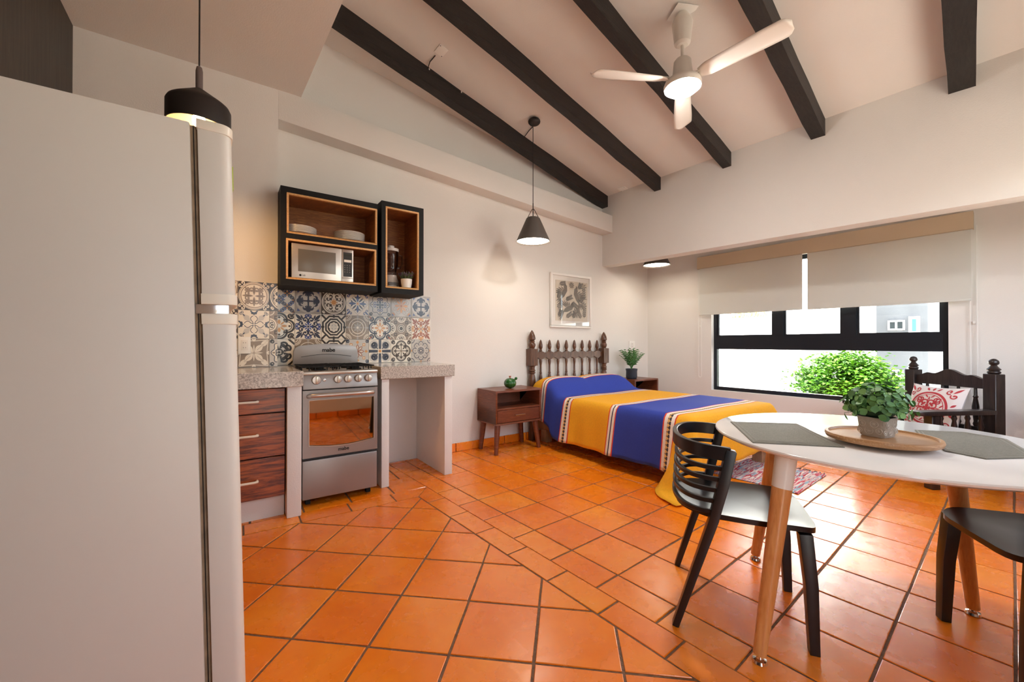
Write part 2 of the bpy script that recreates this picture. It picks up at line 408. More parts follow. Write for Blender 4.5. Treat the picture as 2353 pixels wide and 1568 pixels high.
# living field right of the border, and what lies between the border and the kitchen wall
lattice(o0, ei, ej, 30, [(-n1, -(cO1 + 0.003))])
def band(o, d, n, c0, c1, mit, first, length):
    """strip of border tiles along d between the lines n.x=c0 and n.x=c1, mitred at the apex"""
    k = 0; t0 = -0.3
    while t0 < length:
        t1 = first if k == 0 else t0 + 0.302
        base = o + d * 0
        def pt(t, c): return tuple(base + d * t + n * (c - base.dot(n)))
        a = 0.005
        poly = [pt(t0 + a, c0 + G), pt(t1 - a, c0 + G), pt(t1 - a, c1 - 0.003), pt(t0 + a, c1 - 0.003)]
        for nn, cc in [mit] + room_clip:
            poly = clipv(poly, nn, cc)
            if len(poly) < 3: break
        if len(poly) >= 3: cells.append(poly)
        t0 = t1; k += 1
mdir = (aO - aI).normalized(); mn = Vector((mdir.y, -mdir.x))     # points to the right of the mitre line
band(aI, d1, n1, cI1, cO1, (-mn, -(aI.dot(mn) + 0.003)), 0.14, 5)
band(aI, d2, n2, cI2, cO2, (mn, aI.dot(mn) - 0.003), 0.16, 3)
# rows between the left border and the kitchen wall
pp = o0
def lattice2(gap=0.0065):
    a = -d2 * 0.302; b = n2 * 0.30; o = aO + Vector((0.06, 0.0))
    for i in range(-8, 2):
        for j in range(0, 4):
            p = o + a * i + b * j + n2 * (cO2 + 0.003 - o.dot(n2)) + a * (0.45 * (j % 2))
            poly = [tuple(p + a * .02), tuple(p + a * .98), tuple(p + a * .98 + b * .98), tuple(p + a * .02 + b * .98)]
            for n, c in [(n1, cO1 - 0.003), (-n2, -(cO2 + 0.003))] + room_clip:
                poly = clipv(poly, n, c)
                if len(poly) < 3: break
            if len(poly) >= 3: cells.append(poly)
lattice2()
cells = [c for c in cells if areaof(c) > 0.0006]
def screen_size(poly):
    cx = sum(p[0] for p in poly) / len(poly); cy = sum(p[1] for p in poly) / len(poly)
    if cy < 0.3: return 0
    x = CX + FPX * cx / cy; y = CY + FPX * CAMH / cy
    if x < 300 or x > 2600 or y > 1900: return areaof(poly) * 1e-3
    return areaof(poly) / cy ** 3
cells.sort(key=screen_size, reverse=True)
def tile_mesh(b, poly, c, h=0.0, tilt=(0, 0)):
    n = len(poly); ch = 0.0022
    if sum((poly[i][0] * poly[(i + 1) % n][1] - poly[(i + 1) % n][0] * poly[i][1]) for i in range(n)) < 0: poly = poly[::-1]
    cen = Vector((sum(p[0] for p in poly) / n, sum(p[1] for p in poly) / n))
    lo = [(p[0] - c[0], p[1] - c[1], -0.006) for p in poly]; mid = [(x, y, -0.0015 + h) for x, y, z in lo]
    top = []
    for p in poly:
        v = Vector(p); d = cen - v; l = d.length or 1; v = v + d / l * ch * 1.4
        top.append((v.x - c[0], v.y - c[1], h + tilt[0] * (v.x - cen.x) + tilt[1] * (v.y - cen.y)))
    b.add(lo + mid + top, [(i, (i + 1) % n, n + (i + 1) % n, n + i) for i in range(n)] + [(n + i, n + (i + 1) % n, 2 * n + (i + 1) % n, 2 * n + i) for i in range(n)] + [tuple(range(2 * n, 3 * n))])
rest = MB()
for idx, poly in enumerate(cells):
    cx = sum(p[0] for p in poly) / len(poly); cy = sum(p[1] for p in poly) / len(poly)
    tl = (random.uniform(-.004, .004), random.uniform(-.004, .004)); h = random.uniform(-0.0006, 0.0)
    if idx < 300:
        b = MB(); tile_mesh(b, poly, (cx, cy), h, tl)
        link('floor_tile', b.mesh('floor_tile', M_TERRA, smooth=False), floor, (cx, cy, 0))
    else: tile_mesh(rest, poly, (0, 0), h, tl)
if rest.v: tag(rest.build('floor_tile_field', M_TERRA, floor, smooth=False), kind='stuff')

# ------------------------------------------------------------------ walls
PIER = 0.306
b = MB(); b.box(PIER, 5.6, 3.77, 3.97, -0.1, 4.2); b.box(-0.9, PIER, 3.60, 3.97, -0.1, 4.2)
wall_left = struct(b.build('wall_left', M_WALL, rotz=A1, smooth=False)); wall_left['label'] = 'white plastered kitchen and bed wall with a projecting pier'
# concrete ledge beam running along the wall from the pier to the header
zb0, zt0 = 2.863, 3.100
_, zb1 = sz1(1410.5, 536, 3.6); _, zt1 = sz1(1410.5, 497, 3.6)
sf, sb = s_of(4.335, 3.6), s_of(4.335, 3.77)
b = MB(); b.hexa([F1(PIER, 3.6, zb0), F1(sf, 3.6, zb1), F1(sb, 3.772, zb1), F1(PIER, 3.772, zb0), F1(PIER, 3.6, zt0), F1(sf, 3.6, zt1), F1(sb, 3.772, zt1), F1(PIER, 3.772, zt0)])
ledge = struct(b.build('trim_1', M_WALL, bevel=0.004, smooth=True)); ledge['label'] = 'white ledge beam along the kitchen wall below the roof beams'
# header over the window bay
zh0 = 2.165; wR, zR = wz2(2353, 450, 4.335); sl = (zR - zh0) / (wR + 3.55)
b = MB()
def zh(w): return zh0 + sl * (w + 3.55)
b.hexa([F2(-3.62, 4.335, zh(-3.62)), F2(1.0, 4.335, zh(1.0)), F2(1.0, 4.505, zh(1.0)), F2(-3.62, 4.505, zh(-3.62)), F2(-3.62, 4.335, 3.16), F2(1.0, 4.335, 3.16), F2(1.0, 4.505, 3.16), F2(-3.62, 4.505, 3.16)])
header = struct(b.build('trim_2', M_WALL, bevel=0.003)); header['label'] = 'deep white header wall above the window bay'
# window wall with its opening
WX0, WX1, WZ0, WZ1 = -2.535, -0.425, 0.515, 2.12
b = MB(); m0, m1 = 5.31, 5.51
b.box(-4.0, WX0, m0, m1, -0.1, 3.0); b.box(WX1, 1.2, m0, m1, -0.1, 3.0); b.box(WX0, WX1, m0, m1, -0.1, WZ0); b.box(WX0, WX1, m0, m1, WZ1, 3.0)
wall_right = struct(b.build('wall_right', M_WALL, rotz=A2, smooth=False)); wall_right['label'] = 'white plastered window wall'
b = MB(); y0, y1 = -0.6, -0.5
b.box(0.75, 1.9, y0, y1, -0.1, 4.2); b.box(1.9, 4.6, y0, y1, -0.1, 1.0); b.box(1.9, 4.6, y0, y1, 2.4, 4.2); b.box(4.6, 5.6, y0, y1, -0.1, 4.2)
b.box(-0.9, 0.75, y0, y1, 2.1, 4.2); b.box(-0.9, 0.25, y0, y1, -0.1, 2.1)  # doorway and window openings are added to let daylight reach the near side
wall_back = struct(b.build('wall_back', M_WALL, rotz=A1, smooth=False)); wall_back['label'] = 'white wall behind the camera with an added doorway and window opening that admit daylight'
b = MB(); y0, y1 = -0.585, -0.525
b.box(1.9, 4.6, y0, y1, 1.0, 1.05); b.box(1.9, 4.6, y0, y1, 2.35, 2.4); b.box(1.9, 1.95, y0, y1, 1.05, 2.35); b.box(4.55, 4.6, y0, y1, 1.05, 2.35); b.box(3.22, 3.28, y0, y1, 1.05, 2.35)
w2_ = struct(b.build('daylight_window', mat('black window aluminium', (12, 20, 30), .35), None, rotz=A1, smooth=False)); w2_['label'] = 'black frame of the added daylight window behind the camera'  # unseen window, added as a daylight source for the room
M_DARKW = wood('dark brown stained panel', (34, 29, 25), (66, 57, 49), 3, (14, 14, 0.8), 0.5, 3, 0.08)
b = MB(); b.box(-0.9, -0.8, -0.6, 3.6, -0.1, 3.2)
wall_side = struct(b.build('wall_side', M_DARKW, rotz=A1, smooth=False)); wall_side['label'] = 'dark brown wood-panelled end wall behind the refrigerator'
# ceilings
CZ, CS = 3.09, 0.177
def zc(m): return CZ + CS * (4.335 - m)
b = MB(); e0 = 0.60
P = [(-5.0, e0), (1.3, e0), (1.3, 4.5), (-5.0, 4.5)]
b.hexa([F2(w, m, zc(m)) for w, m in P] + [F2(w, m, zc(m) + 0.12) for w, m in P])
ceiling = struct(b.build('ceiling', M_WALL, smooth=False)); ceiling['label'] = 'white sloping ceiling carried by black beams'
eA, eB = at_z(690, 221, 3.09), at_z(783, 0, 3.09)
b = MB(); b.box(-5.0, 0.62, -2.2, 0.665, 3.09, 3.22); b.box(-5.0, 0.62, 0.565, 0.665, 3.22, 4.1)
soffit = struct(b.build('ceiling_lower', M_WALL, rotz=A2, smooth=False)); soffit['label'] = 'lower flat white ceiling over the refrigerator corner'
b = MB(); b.box(-4.2, 1.2, 4.5, 5.35, 2.56, 2.68)
bayc = struct(b.build('ceiling_bay', M_WALL, rotz=A2, smooth=False)); bayc['label'] = 'flat white ceiling of the window bay'

# ------------------------------------------------------------------ black roof beams
def on_ceil(u, v, dz):
    d = ray(u, v); # EYE.z+d.z t = zc(m t)-dz
    mr = d.dot(MM); t = (zc(0) - dz - CAMH) / (d.z + CS * mr); return EYE + d * t
beam_px = [((1381.6, 481), (759, 60), (1396.4, 450.5), (781, 12)), ((1505, 441.6), (970, 0), (1521, 409), (1062, 0)), ((1663, 392), (1315, 0), (1681.5, 352), (1397, 0)),
           ((1866, 329), (1695, 0), (1899, 281), (1775, 0)), ((2181, 230), (2163, 0), (2243, 152), (2243, 0))]
lab = ['nearest the kitchen wall, carrying the lamp wire', 'second from the kitchen wall', 'third from the kitchen wall, behind the fan', 'fourth from the kitchen wall, beside the fan blade', 'farthest from the kitchen wall, at the right']
for k, (bl0, bl1, tr0, tr1) in enumerate(beam_px):
    H_ = 0.15
    a0 = on_ceil(*bl0, H_); a1 = on_ceil(*bl1, H_); c0 = on_ceil(*tr0, 0.0); c1 = on_ceil(*tr1, 0.0)
    mid0 = a0.lerp(c0, 0.5); mid1 = a1.lerp(c1, 0.5); d = (mid1 - mid0).normalized()
    if k == 0: tfar = 3.70
    else: tfar = 3.72
    dm = d.dot(MM); L0 = (4.335 - mid0.dot(MM)) / dm; L1 = (0.62 - mid0.dot(MM)) / dm
    p0 = mid0 + d * L0; p1 = mid0 + d * L1
    wv = W * 0.5 * abs((c0 - a0).dot(W))
    b = MB(); seg = 14; rings = []
    rr = random.Random(k + 3)
    for i in range(seg + 1):
        t = i / seg; m = 4.335 + (0.62 - 4.335) * t; cpos = p0.lerp(p1, t); zt = zc(m) + 0.004
        j = lambda: rr.uniform(-.004, .004)
        rings.append([(cpos - wv + W * j()), (cpos + wv + W * j())])
        for q_, z_ in ((rings[-1][0], zt - H_ + j()), (rings[-1][1], zt - H_ + j()), (rings[-1][1], zt), (rings[-1][0], zt)):
            b.v.append((q_.x, q_.y, z_))
    for i in range(seg):
        for jx in range(4): b.f.append((i * 4 + jx, i * 4 + (jx + 1) % 4, i * 4 + 4 + (jx + 1) % 4, i * 4 + 4 + jx)); b.m.append(0)
    b.f += [(3, 2, 1, 0), tuple(seg * 4 + i for i in range(4))]; b.m += [0, 0]
    # local frame along the beam so that the grain follows it
    ang = math.atan2((p1 - p0).y, (p1 - p0).x); rot = Matrix.Rotation(-ang, 4, 'Z')
    org = Vector((p0.x, p0.y, 0))
    b.v = [tuple(rot @ (Vector(v) - org)) for v in b.v]
    o = b.build('roof_beam', M_BEAM, None, org, ang, smooth=False)
    tag(o, 'black-stained wooden roof beam ' + lab[k], 'beam', 'roof beams')

# ------------------------------------------------------------------ skirting of terracotta pieces
def skirting(name, fr, x0, x1, y, ydir, rot, label):
    root = MB().box(x0, x1, min(y, y - ydir * 0.006), max(y, y - ydir * 0.006), 0, 0.085).build(name, M_GROUT, None, (0, 0, 0), rot, smooth=False)
    struct(root); root['label'] = label
    me = MB().box(-0.146, 0.146, -0.006, 0.006, 0.002, 0.087).mesh('tile', M_TERRA, bevel=0.002, seg=1)
    x = x0
    while x < x1 - 0.05:
        l = min(0.302, x1 - x)
        o = link('tile', me, root, (x + l / 2, y - ydir * 0.012, 0)); o.scale = ((l - 0.008) / 0.292, 1, 1)
        x += 0.302
skirting('baseboard_left', F1, 1.62, s_of(5.3, 3.77), 3.77, 1, A1, 'terracotta tile skirting along the bed wall')
skirting('baseboard_right', F2, -3.58, 0.8, 5.31, 1, A2, 'terracotta tile skirting below the window')
skirting('baseboard_back', F1, 0.76, 5.3, -0.5, -1, A1, 'terracotta tile skirting along the wall behind the camera')

# ------------------------------------------------------------------ patterned backsplash tiles
TP = [mat('tile cream', (232, 222, 205), 0.18), mat('tile charcoal', (52, 47, 44), 0.18), mat('tile navy', (52, 56, 74), 0.18), mat('tile blue', (58, 76, 132), 0.18),
      mat('tile taupe', (142, 124, 106), 0.18), mat('tile orange', (208, 146, 82), 0.18), mat('tile light grey', (196, 190, 182), 0.18), mat('tile rust', (150, 78, 46), 0.18), mat('tile dark brown', (66, 50, 38), 0.18),
      mat('tile mid grey', (168, 160, 150), 0.18)]
CR, CH, NV, BL, TA, OR, LG_, RU, DB, MG = range(10)
def bg(D, m): D.poly([(-.5, -.5), (.5, -.5), (.5, .5), (-.5, .5)], m); return D
Q4 = PI / 4
def p_medallion(a, b, c):              # ring medallion on dark corners
    D = bg(Draw(), b); D.disc((0, 0), .49, CR, 36); D.ring((0, 0), .455, .475, c, 36); D.disc((0, 0), .43, c, 36); D.disc((0, 0), .40, CR, 36)
    D.leaf((0.02, 0), (.38, 0), .10, a, rep=4); D.curl((.20, .09), .10, -2.2, .9, .045, a, rep=4, mirror=True); D.leaf((.12, .12), (.31, .31), .07, a, rep=4)
    D.curl((.26, .20), .07, 1.0, .8, .03, a, rep=4, mirror=True); D.leaf((0, 0), (.14, .0), .07, CR, rep=4, ph=Q4)
    D.curl((.44, .36), .07, 3.4, .8, .03, CR, rep=4, mirror=True); return D
def p_lattice():                        # blue lattice with small orange diamonds
    D = bg(Draw(), CR)
    for x, y in [(i * .5 - .5, j * .5 - .5) for i in range(3) for j in range(3)] + [(-.25, -.25), (.25, .25), (-.25, .25), (.25, -.25)]:
        D.poly([(x - .1, y), (x, y - .1), (x + .1, y), (x, y + .1)], OR); D.poly([(x - .04, y), (x, y - .04), (x + .04, y), (x, y + .04)], CR)
        for k in range(4):
            a = k * PI / 2; D.ring((x + .13 * math.cos(a + Q4), y + .13 * math.sin(a + Q4)), .035, .07, NV if k % 2 else BL, 12)
    for k in (-.5, 0, .5):
        D.stroke([(-.5, k - .5), (.5, k + .5)], .035, NV); D.stroke([(-.5, k + .5), (.5, k - .5)], .035, NV)
    D.leaf((0, 0.05), (0, .2), .06, BL, rep=4); return D
def p_cross(base, a):                   # bold navy cross with rounded heads
    D = bg(Draw(), base); D.disc((0, 0), .47, LG_ if base != LG_ else CR, 32)
    D.stroke([(0, 0), (.32, 0)], .06, a, rep=4); D.disc((.27, .11), .105, a, rep=4, mirror=True); D.disc((.34, 0), .10, a, rep=4); D.disc((.22, .125), .06, LG_ if base != LG_ else CR, rep=4, mirror=True)
    D.disc((.23, .10), .032, a, rep=4, mirror=True); D.disc((0, 0), .06, a); D.poly([(.40, .30), (.42, .42), (.30, .40)], BL, rep=4); return D
def p_circle(orange=True):              # dark tile, cream circle with scrolls and an orange star
    D = bg(Draw(), DB); D.ring((0, 0), .44, .48, CR, 36); D.disc((0, 0), .42, DB, 36); D.ring((0, 0), .395, .415, CR, 36)
    D.curl((.24, .14), .13, -2.6, 1.0, .04, CR, rep=4, mirror=True); D.leaf((.12, 0), (.38, 0), .10, CR, rep=4); D.disc((.26, .26), .055, CR, rep=4)
    D.disc((0, 0), .13, CR); D.leaf((0, 0), (.14, 0), .06, OR if orange else TA, rep=8); D.curl((.43, .40), .05, 3, .7, .03, CR, rep=4, mirror=True); return D
def p_bluestar():                       # blue diamond star on white
    D = bg(Draw(), CR); D.poly([(.49, 0), (0, .49), (-.49, 0), (0, -.49)], LG_); D.poly([(.45, 0), (0, .45), (-.45, 0), (0, -.45)], CR)
    D.leaf((.05, 0), (.40, 0), .12, BL, rep=4); D.leaf((.20, .02), (.30, .14), .06, NV, rep=4, mirror=True); D.leaf((.04, .04), (.24, .24), .07, NV, rep=4); D.disc((0, 0), .05, OR)
    D.leaf((.32, .32), (.48, .48), .07, BL, rep=4); D.curl((.42, .30), .07, 2, .8, .03, BL, rep=4, mirror=True); return D
def p_wave(c1, c2):                     # scalloped ring round a small cross flower
    D = bg(Draw(), LG_); pts = [((.40 + .045 * math.cos(8 * 2 * PI * i / 64)) * math.cos(2 * PI * i / 64), (.40 + .045 * math.cos(8 * 2 * PI * i / 64)) * math.sin(2 * PI * i / 64)) for i in range(65)]
    D.stroke(pts, .028, c1); D.poly(pts[:-1], CR if c2 == OR else LG_); D.stroke(pts, .026, c1)
    D.curl((.22, .07), .09, -2.6, .9, .03, c1 if c2 == OR else BL, rep=4, mirror=True); D.disc((.10, .0), .06, c1, rep=4); D.disc((.12, .12), .035, c1, rep=4); D.disc((0, 0), .05, CH)
    D.leaf((.28, .0), (.42, 0), .06, TA, rep=4); D.curl((.42, .42), .08, 3.4, .8, .035, CH, rep=4, mirror=True); return D
def p_orange():                         # grey blue tile, orange eight petal flower
    D = bg(Draw(), MG); D.disc((0, 0), .48, LG_, 32); D.curl((.28, .16), .12, -2.4, 1.0, .035, MG, rep=4, mirror=True); D.ring((0, 0), .45, .47, MG, 32)
    D.leaf((.04, 0), (.34, 0), .11, OR, rep=4); D.leaf((.04, .04), (.22, .22), .08, OR, rep=4); D.disc((0, 0), .07, OR); D.poly([(-.03, -.03), (.03, -.03), (.03, .03), (-.03, .03)], RU)
    D.curl((.40, .36), .06, 2.2, .8, .025, OR, rep=4, mirror=True); D.poly([(.44, .34), (.46, .46), (.34, .44)], BL, rep=4); return D
def p_tulip():                          # cream tile with thin navy cross outlines
    D = bg(Draw(), CR); D.poly([(.10, .10), (.30, .16), (.38, .38), (.16, .30)], LG_, rep=4)
    for s_ in (1, -1): D.stroke([(.02, .02 * s_), (.10, .05 * s_), (.16, .10 * s_), (.22, .11 * s_), (.28, .07 * s_), (.30, .03 * s_)], .022, NV, rep=4)
    D.disc((.40, .05), .045, NV, rep=4, mirror=True); D.stroke([(.40, .06), (.46, .09), (.47, .12)], .045, NV, rep=4, mirror=True); D.leaf((.31, .0), (.44, 0), .05, NV, rep=4)
    D.leaf((.28, .28), (.36, .36), .04, NV, rep=4); D.curl((.42, .38), .05, 3.6, 1.0, .016, NV, rep=4, mirror=True); return D
def p_squares(a, b):                    # taupe quatrefoil with little squares
    D = bg(Draw(), a); D.disc((.5, 0), .24, CR, 24, rep=4); D.ring((.5, 0), .17, .19, b, 24, rep=4); D.curl((.42, .07), .07, -2.6, .8, .03, b, rep=4, mirror=True)
    D.poly([(.20, .20), (.34, .20), (.34, .34), (.20, .34)], b, rep=4); D.poly([(.235, .235), (.305, .235), (.305, .305), (.235, .305)], a, rep=4)
    D.disc((0, 0), .18, CR); D.disc((0, 0), .155, b); D.disc((0, 0), .12, CR); D.disc((0, 0), .085, b); D.ring((.5, .5), .14, .17, CR, 24, rep=4); return D
def p_quatre(bgc, line, c1, c2):        # curved quatrefoil outline with a star in the middle
    D = bg(Draw(), bgc)
    for r_, w_, c_ in ((.245, .07, line), (.17, .03, line)): D.arc((.235, 0), r_, -2.0, 2.0, w_, c_, 18, rep=4)
    D.leaf((.05, 0), (.26, 0), .10, c1, rep=4); D.leaf((.03, .03), (.17, .17), .06, c1, rep=4); D.disc((0, 0), .05, CR); D.disc((.33, .0), .04, c2, rep=4)
    D.curl((.40, .36), .10, 2.6, .9, .05, line, rep=4, mirror=True); D.leaf((.36, .36), (.5, .5), .07, c2, rep=4); return D
def p_scroll(a, b, c):                  # dense scrolls
    D = bg(Draw(), CR); D.leaf((.04, 0), (.20, 0), .08, a, rep=4); D.leaf((.03, .03), (.13, .13), .05, c, rep=4); D.disc((0, 0), .04, b)
    D.curl((.26, .12), .12, -2.7, 1.0, .05, b, rep=4, mirror=True); D.leaf((.22, .22), (.48, .48), .12, b, rep=4); D.leaf((.27, .20), (.46, .28), .07, b, rep=4, mirror=True)
    D.curl((.40, .07), .08, -1.6, .8, .04, a, rep=4, mirror=True); D.leaf((.36, 0), (.5, 0), .08, a, rep=4); return D
def p_octagon():                        # dark interlaced octagon and a cream flower
    D = bg(Draw(), CR); oc = lambda r: [(r * math.cos(PI / 8 + k * Q4), r * math.sin(PI / 8 + k * Q4)) for k in range(9)]
    D.stroke(oc(.47), .07, CH); D.stroke(oc(.34), .07, CH); D.stroke([(.38, .0), (.5, .0)], .08, CH, rep=4); D.stroke([(.30, .30), (.5, .5)], .07, CH, rep=4)
    D.disc((0, 0), .25, TA, 24); D.disc((0, 0), .25, CH, 24)
    D.disc((.13, 0), .07, CR, 14, rep=8); D.disc((0, 0), .12, LG_, 16); D.leaf((0, 0), (.13, 0), .05, CR, rep=4); return D
def p_rings():                          # taupe rings
    D = bg(Draw(), TA); D.ring((0, 0), .36, .385, CR, 32); D.ring((0, 0), .24, .27, CR, 28); D.leaf((.03, 0), (.22, 0), .08, MG, rep=8); D.disc((0, 0), .05, CR)
    for r_ in (.22, .17, .10): D.ring((.5, .5), r_, r_ + .025, CR, 24, rep=4)
    D.leaf((.385, 0), (.5, 0), .09, MG, rep=4); D.stroke([(.28, .0), (.36, .0)], .03, MG, rep=8); return D
def p_flower():                         # taupe tile with a large cream four petal flower
    D = bg(Draw(), TA); D.stroke([(-.46, -.46), (0, -.42), (.46, -.46)], .025, CR, rep=4); D.leaf((.02, .02), (.30, .30), .20, CR, rep=4); D.leaf((.0, .0), (.30, .0), .045, CR, rep=4)
    D.leaf((.22, .30), (.42, .44), .10, CR, rep=4, mirror=True); D.stroke([(.10, .10), (.28, .28)], .012, TA, rep=4); D.disc((.44, 0), .04, CR, rep=4); D.disc((.47, .04), .025, CR, rep=4, mirror=True); return D
def p_curls(c1):                        # black bold curls
    D = bg(Draw(), CR); D.poly([(.16, 0), (.10, .10), (0, .16), (-.10, .10), (-.16, 0), (-.10, -.10), (0, -.16), (.10, -.10)], CH); D.poly([(-.07, -.07), (.07, -.07), (.07, .07), (-.07, .07)], CR); D.poly([(-.04, -.04), (.04, -.04), (.04, .04), (-.04, .04)], CH)
    D.curl((.26, .17), .15, -2.4, 1.1, .075, CH, rep=4, mirror=True); D.leaf((.16, 0), (.5, 0), .10, c1, rep=4); D.stroke([(.5, .30), (.40, .40), (.30, .5)], .07, CH, rep=4); return D
def p_daisy():                          # rust and orange daisy
    D = bg(Draw(), LG_); D.leaf((.05, 0), (.30, 0), .12, RU, rep=8); D.leaf((.08, 0), (.26, 0), .06, CR, rep=8); D.disc((0, 0), .06, RU); D.poly([(.30, 0), (.38, -.07), (.46, 0), (.38, .07)], OR, rep=4)
    D.poly([(.22, .22), (.34, .22), (.34, .34), (.22, .34)], OR, rep=4); D.poly([(.25, .25), (.31, .25), (.31, .31), (.25, .31)], CR, rep=4); D.curl((.44, .44), .08, 3.6, .8, .04, NV, rep=4, mirror=True); return D
def p_bigcross():                       # navy cross, orange centre
    D = bg(Draw(), CR); D.stroke([(0, 0), (.5, 0)], .10, NV, rep=4, taper=lambda t: .7 + .9 * abs(t - .4)); D.disc((0, 0), .10, CR); D.disc((0, 0), .065, OR)
    D.ring((.27, .27), .15, .20, LG_, 24, rep=4); D.curl((.27, .27), .14, -2.4, 1.0, .07, NV, rep=4, mirror=True); D.stroke([(.10, .10), (.24, .24)], .05, NV, rep=4); return D
def p_dark4():                          # dark quatrefoil ring with a thin cross
    D = bg(Draw(), CR); D.arc((.21, 0), .23, -2.05, 2.05, .06, DB, 18, rep=4); D.arc((.21, 0), .17, -2.0, 2.0, .02, DB, 16, rep=4); D.stroke([(0, 0), (.32, 0)], .03, DB, rep=4); D.leaf((.24, 0), (.36, 0), .09, DB, rep=4)
    D.leaf((.06, .06), (.20, .20), .06, DB, rep=4); D.disc((0, 0), .05, TA); D.curl((.40, .40), .10, 3.4, .9, .04, DB, rep=4, mirror=True); D.curl((.26, .07), .05, -2.5, .8, .02, DB, rep=4, mirror=True); return D
def p_mandala():                        # grey blue mandala
    D = bg(Draw(), LG_); D.ring((0, 0), .42, .45, MG, 32); D.arc((.30, 0), .12, -2.2, 2.2, .025, NV, 14, rep=8); D.ring((0, 0), .14, .165, NV, 24); D.leaf((.03, 0), (.14, 0), .05, NV, rep=8); D.disc((0, 0), .035, CR)
    D.disc((.30, 0), .04, MG, rep=8); D.ring((.5, .5), .14, .17, NV, 20, rep=4); D.disc((.5, .5), .08, MG, rep=4); D.disc((.5, 0), .05, OR, rep=4); return D
TS, TH_ = 0.2015, 0.2133
ZR_ = [0.942, 1.1555, 1.370]            # bottoms of the three rows
def wall_tile(s0, s1, n, row, D, x0f=0.0, x1f=1.0):
    """piece from s0 to s1; x0f..x1f the share of the motif that shows"""
    w = s1 - s0; z0 = ZR_[row]; g = 0.0012; th = 0.008
    b = MB(); b.box(g, w - g, -th, 0, g, TH_ - g, CR if False else 6)
    fw = w / (x1f - x0f)
    lo, hi = x0f - 0.5 + g / fw, x1f - 0.5 - g / fw
    def place(x, y, h): return ((x + 0.5 - x0f) * fw, -th - 0.00005 - h, (y + 0.5) * TH_)
    tris = []
    for lay, m, t in D.tri:
        p = clip_poly(clip_poly([tuple(q_) for q_ in t], 1, 0, hi), -1, 0, -lo); p = clip_poly(clip_poly(p, 0, 1, .494), 0, -1, .494) if len(p) > 2 else p
        if len(p) > 2: b.add([place(x, y, lay * 0.00006) for x, y in p], [tuple(range(len(p)))], m)
    me = bpy.data.meshes.new('tile'); me.from_pydata(b.v, [], b.f)
    for mm in TP: me.materials.append(mm)
    me.polygons.foreach_set('material_index', b.m); me.update()
    o = link('tile', me, wall_left, (s0, n - 0.001, z0), 0.0); return o
sx = [0.321 - .013, 0.443, 0.6435, 0.8435, 1.0415, 1.2435, 1.4435, 1.640]
main_rows = [
    [p_curls(CR), p_rings(), p_octagon(), p_daisy(), p_bigcross(), p_dark4(), p_mandala()],
    [p_quatre(CR, CH, OR, DB), p_scroll(BL, NV, BL), p_octagon(), p_rings(), p_quatre(CR, NV, OR, RU), p_squares(TA, DB), p_scroll(OR, RU, TA)],
    [p_lattice(), p_cross(MG, NV), p_circle(), p_bluestar(), p_wave(NV, BL), p_orange(), p_cross(MG, NV)]]
for r_ in range(3):
    for k in range(7):
        f0 = 0.40 if k == 0 else 0.0
        wall_tile(sx[k], sx[k + 1], 3.77, r_, main_rows[r_][k], f0, 1.0)
left_rows = [[p_flower(), p_wave(NV, OR)], [p_tulip(), p_squares(TA, DB)], [p_medallion(TA, DB, TA), p_circle(False)]]
for r_ in range(3):
    wall_tile(0.052, 0.2515, 3.60, r_, left_rows[r_][0]); wall_tile(0.2515, 0.3055, 3.60, r_, left_rows[r_][1], 0.0, 0.27)
    for k, D in enumerate((left_rows[(r_ + 1) % 3][0], left_rows[r_][0])): wall_tile(0.052 - .2 * (k + 1), 0.052 - .2 * k, 3.60, r_, D)

# ------------------------------------------------------------------ left counter: worktop on a pier, drawer unit below
t = thing('granite_counter', 'speckled grey granite worktop left of the stove on a white masonry pier', 'counter', F1(0.0, 3.2), A1)
b = MB(); b.prism([(-0.6, -0.28, .842), (0.395, -0.28, .842), (0.395, .567, .842), (.308, .567, .842), (.308, .397, .842), (-0.6, .397, .842)], (0, 0, .098)); b.build('worktop', M_GRAN, t, bevel=0.003, seg=1)
b = MB(); b.box(.304, .388, -.26, .56, 0, .842); b.build('pier', M_PLAST, t, bevel=0.006)
t = thing('drawer_unit', 'three-drawer kitchen unit with red-brown wood fronts below the left worktop', 'cabinet', F1(-0.02, 2.98), A1)
b = MB(); b.box(-.34, .318, .02, .58, .14, .838); b.build('carcass', mat('carcass dark', (50, 34, 26), .6), t)
b = MB(); b.box(-.34, .318, .05, .56, 0, .14); b.build('plinth', M_PLAST, t)
for z0, z1, hz in ((.682, .832, .757), (.405, .675, .548), (.145, .398, .262)):
    d = MB().box(-.335, .316, -.004, .018, z0, z1).build('drawer', M_DRAWER, t, bevel=0.002, seg=1)
    h = MB(); h.tube([(-.14, 0, hz), (-.14, -.028, hz), (-.125, -.034, hz), (.150, -.034, hz), (.165, -.028, hz), (.165, 0, hz)], .008, 10)
    h.build('handle', mat('pale drawer pull', (226, 210, 190), .35), d)
# ------------------------------------------------------------------ right counter
t = thing('masonry_counter', 'small open counter right of the stove with grey granite top and two white legs', 'counter', F1(0.955, 3.12), A1)
b = MB(); b.box(0, .632, 0, .649, .842, .94); b.build('worktop', M_GRAN, t, bevel=0.003, seg=1)
b = MB(); b.box(.012, .072, .02, .649, 0, .842); b.build('leg', M_PLAST, t, bevel=0.006)
b = MB(); b.box(.545, .617, .02, .649, 0, .842); b.build('leg', M_PLAST, t, bevel=0.006)

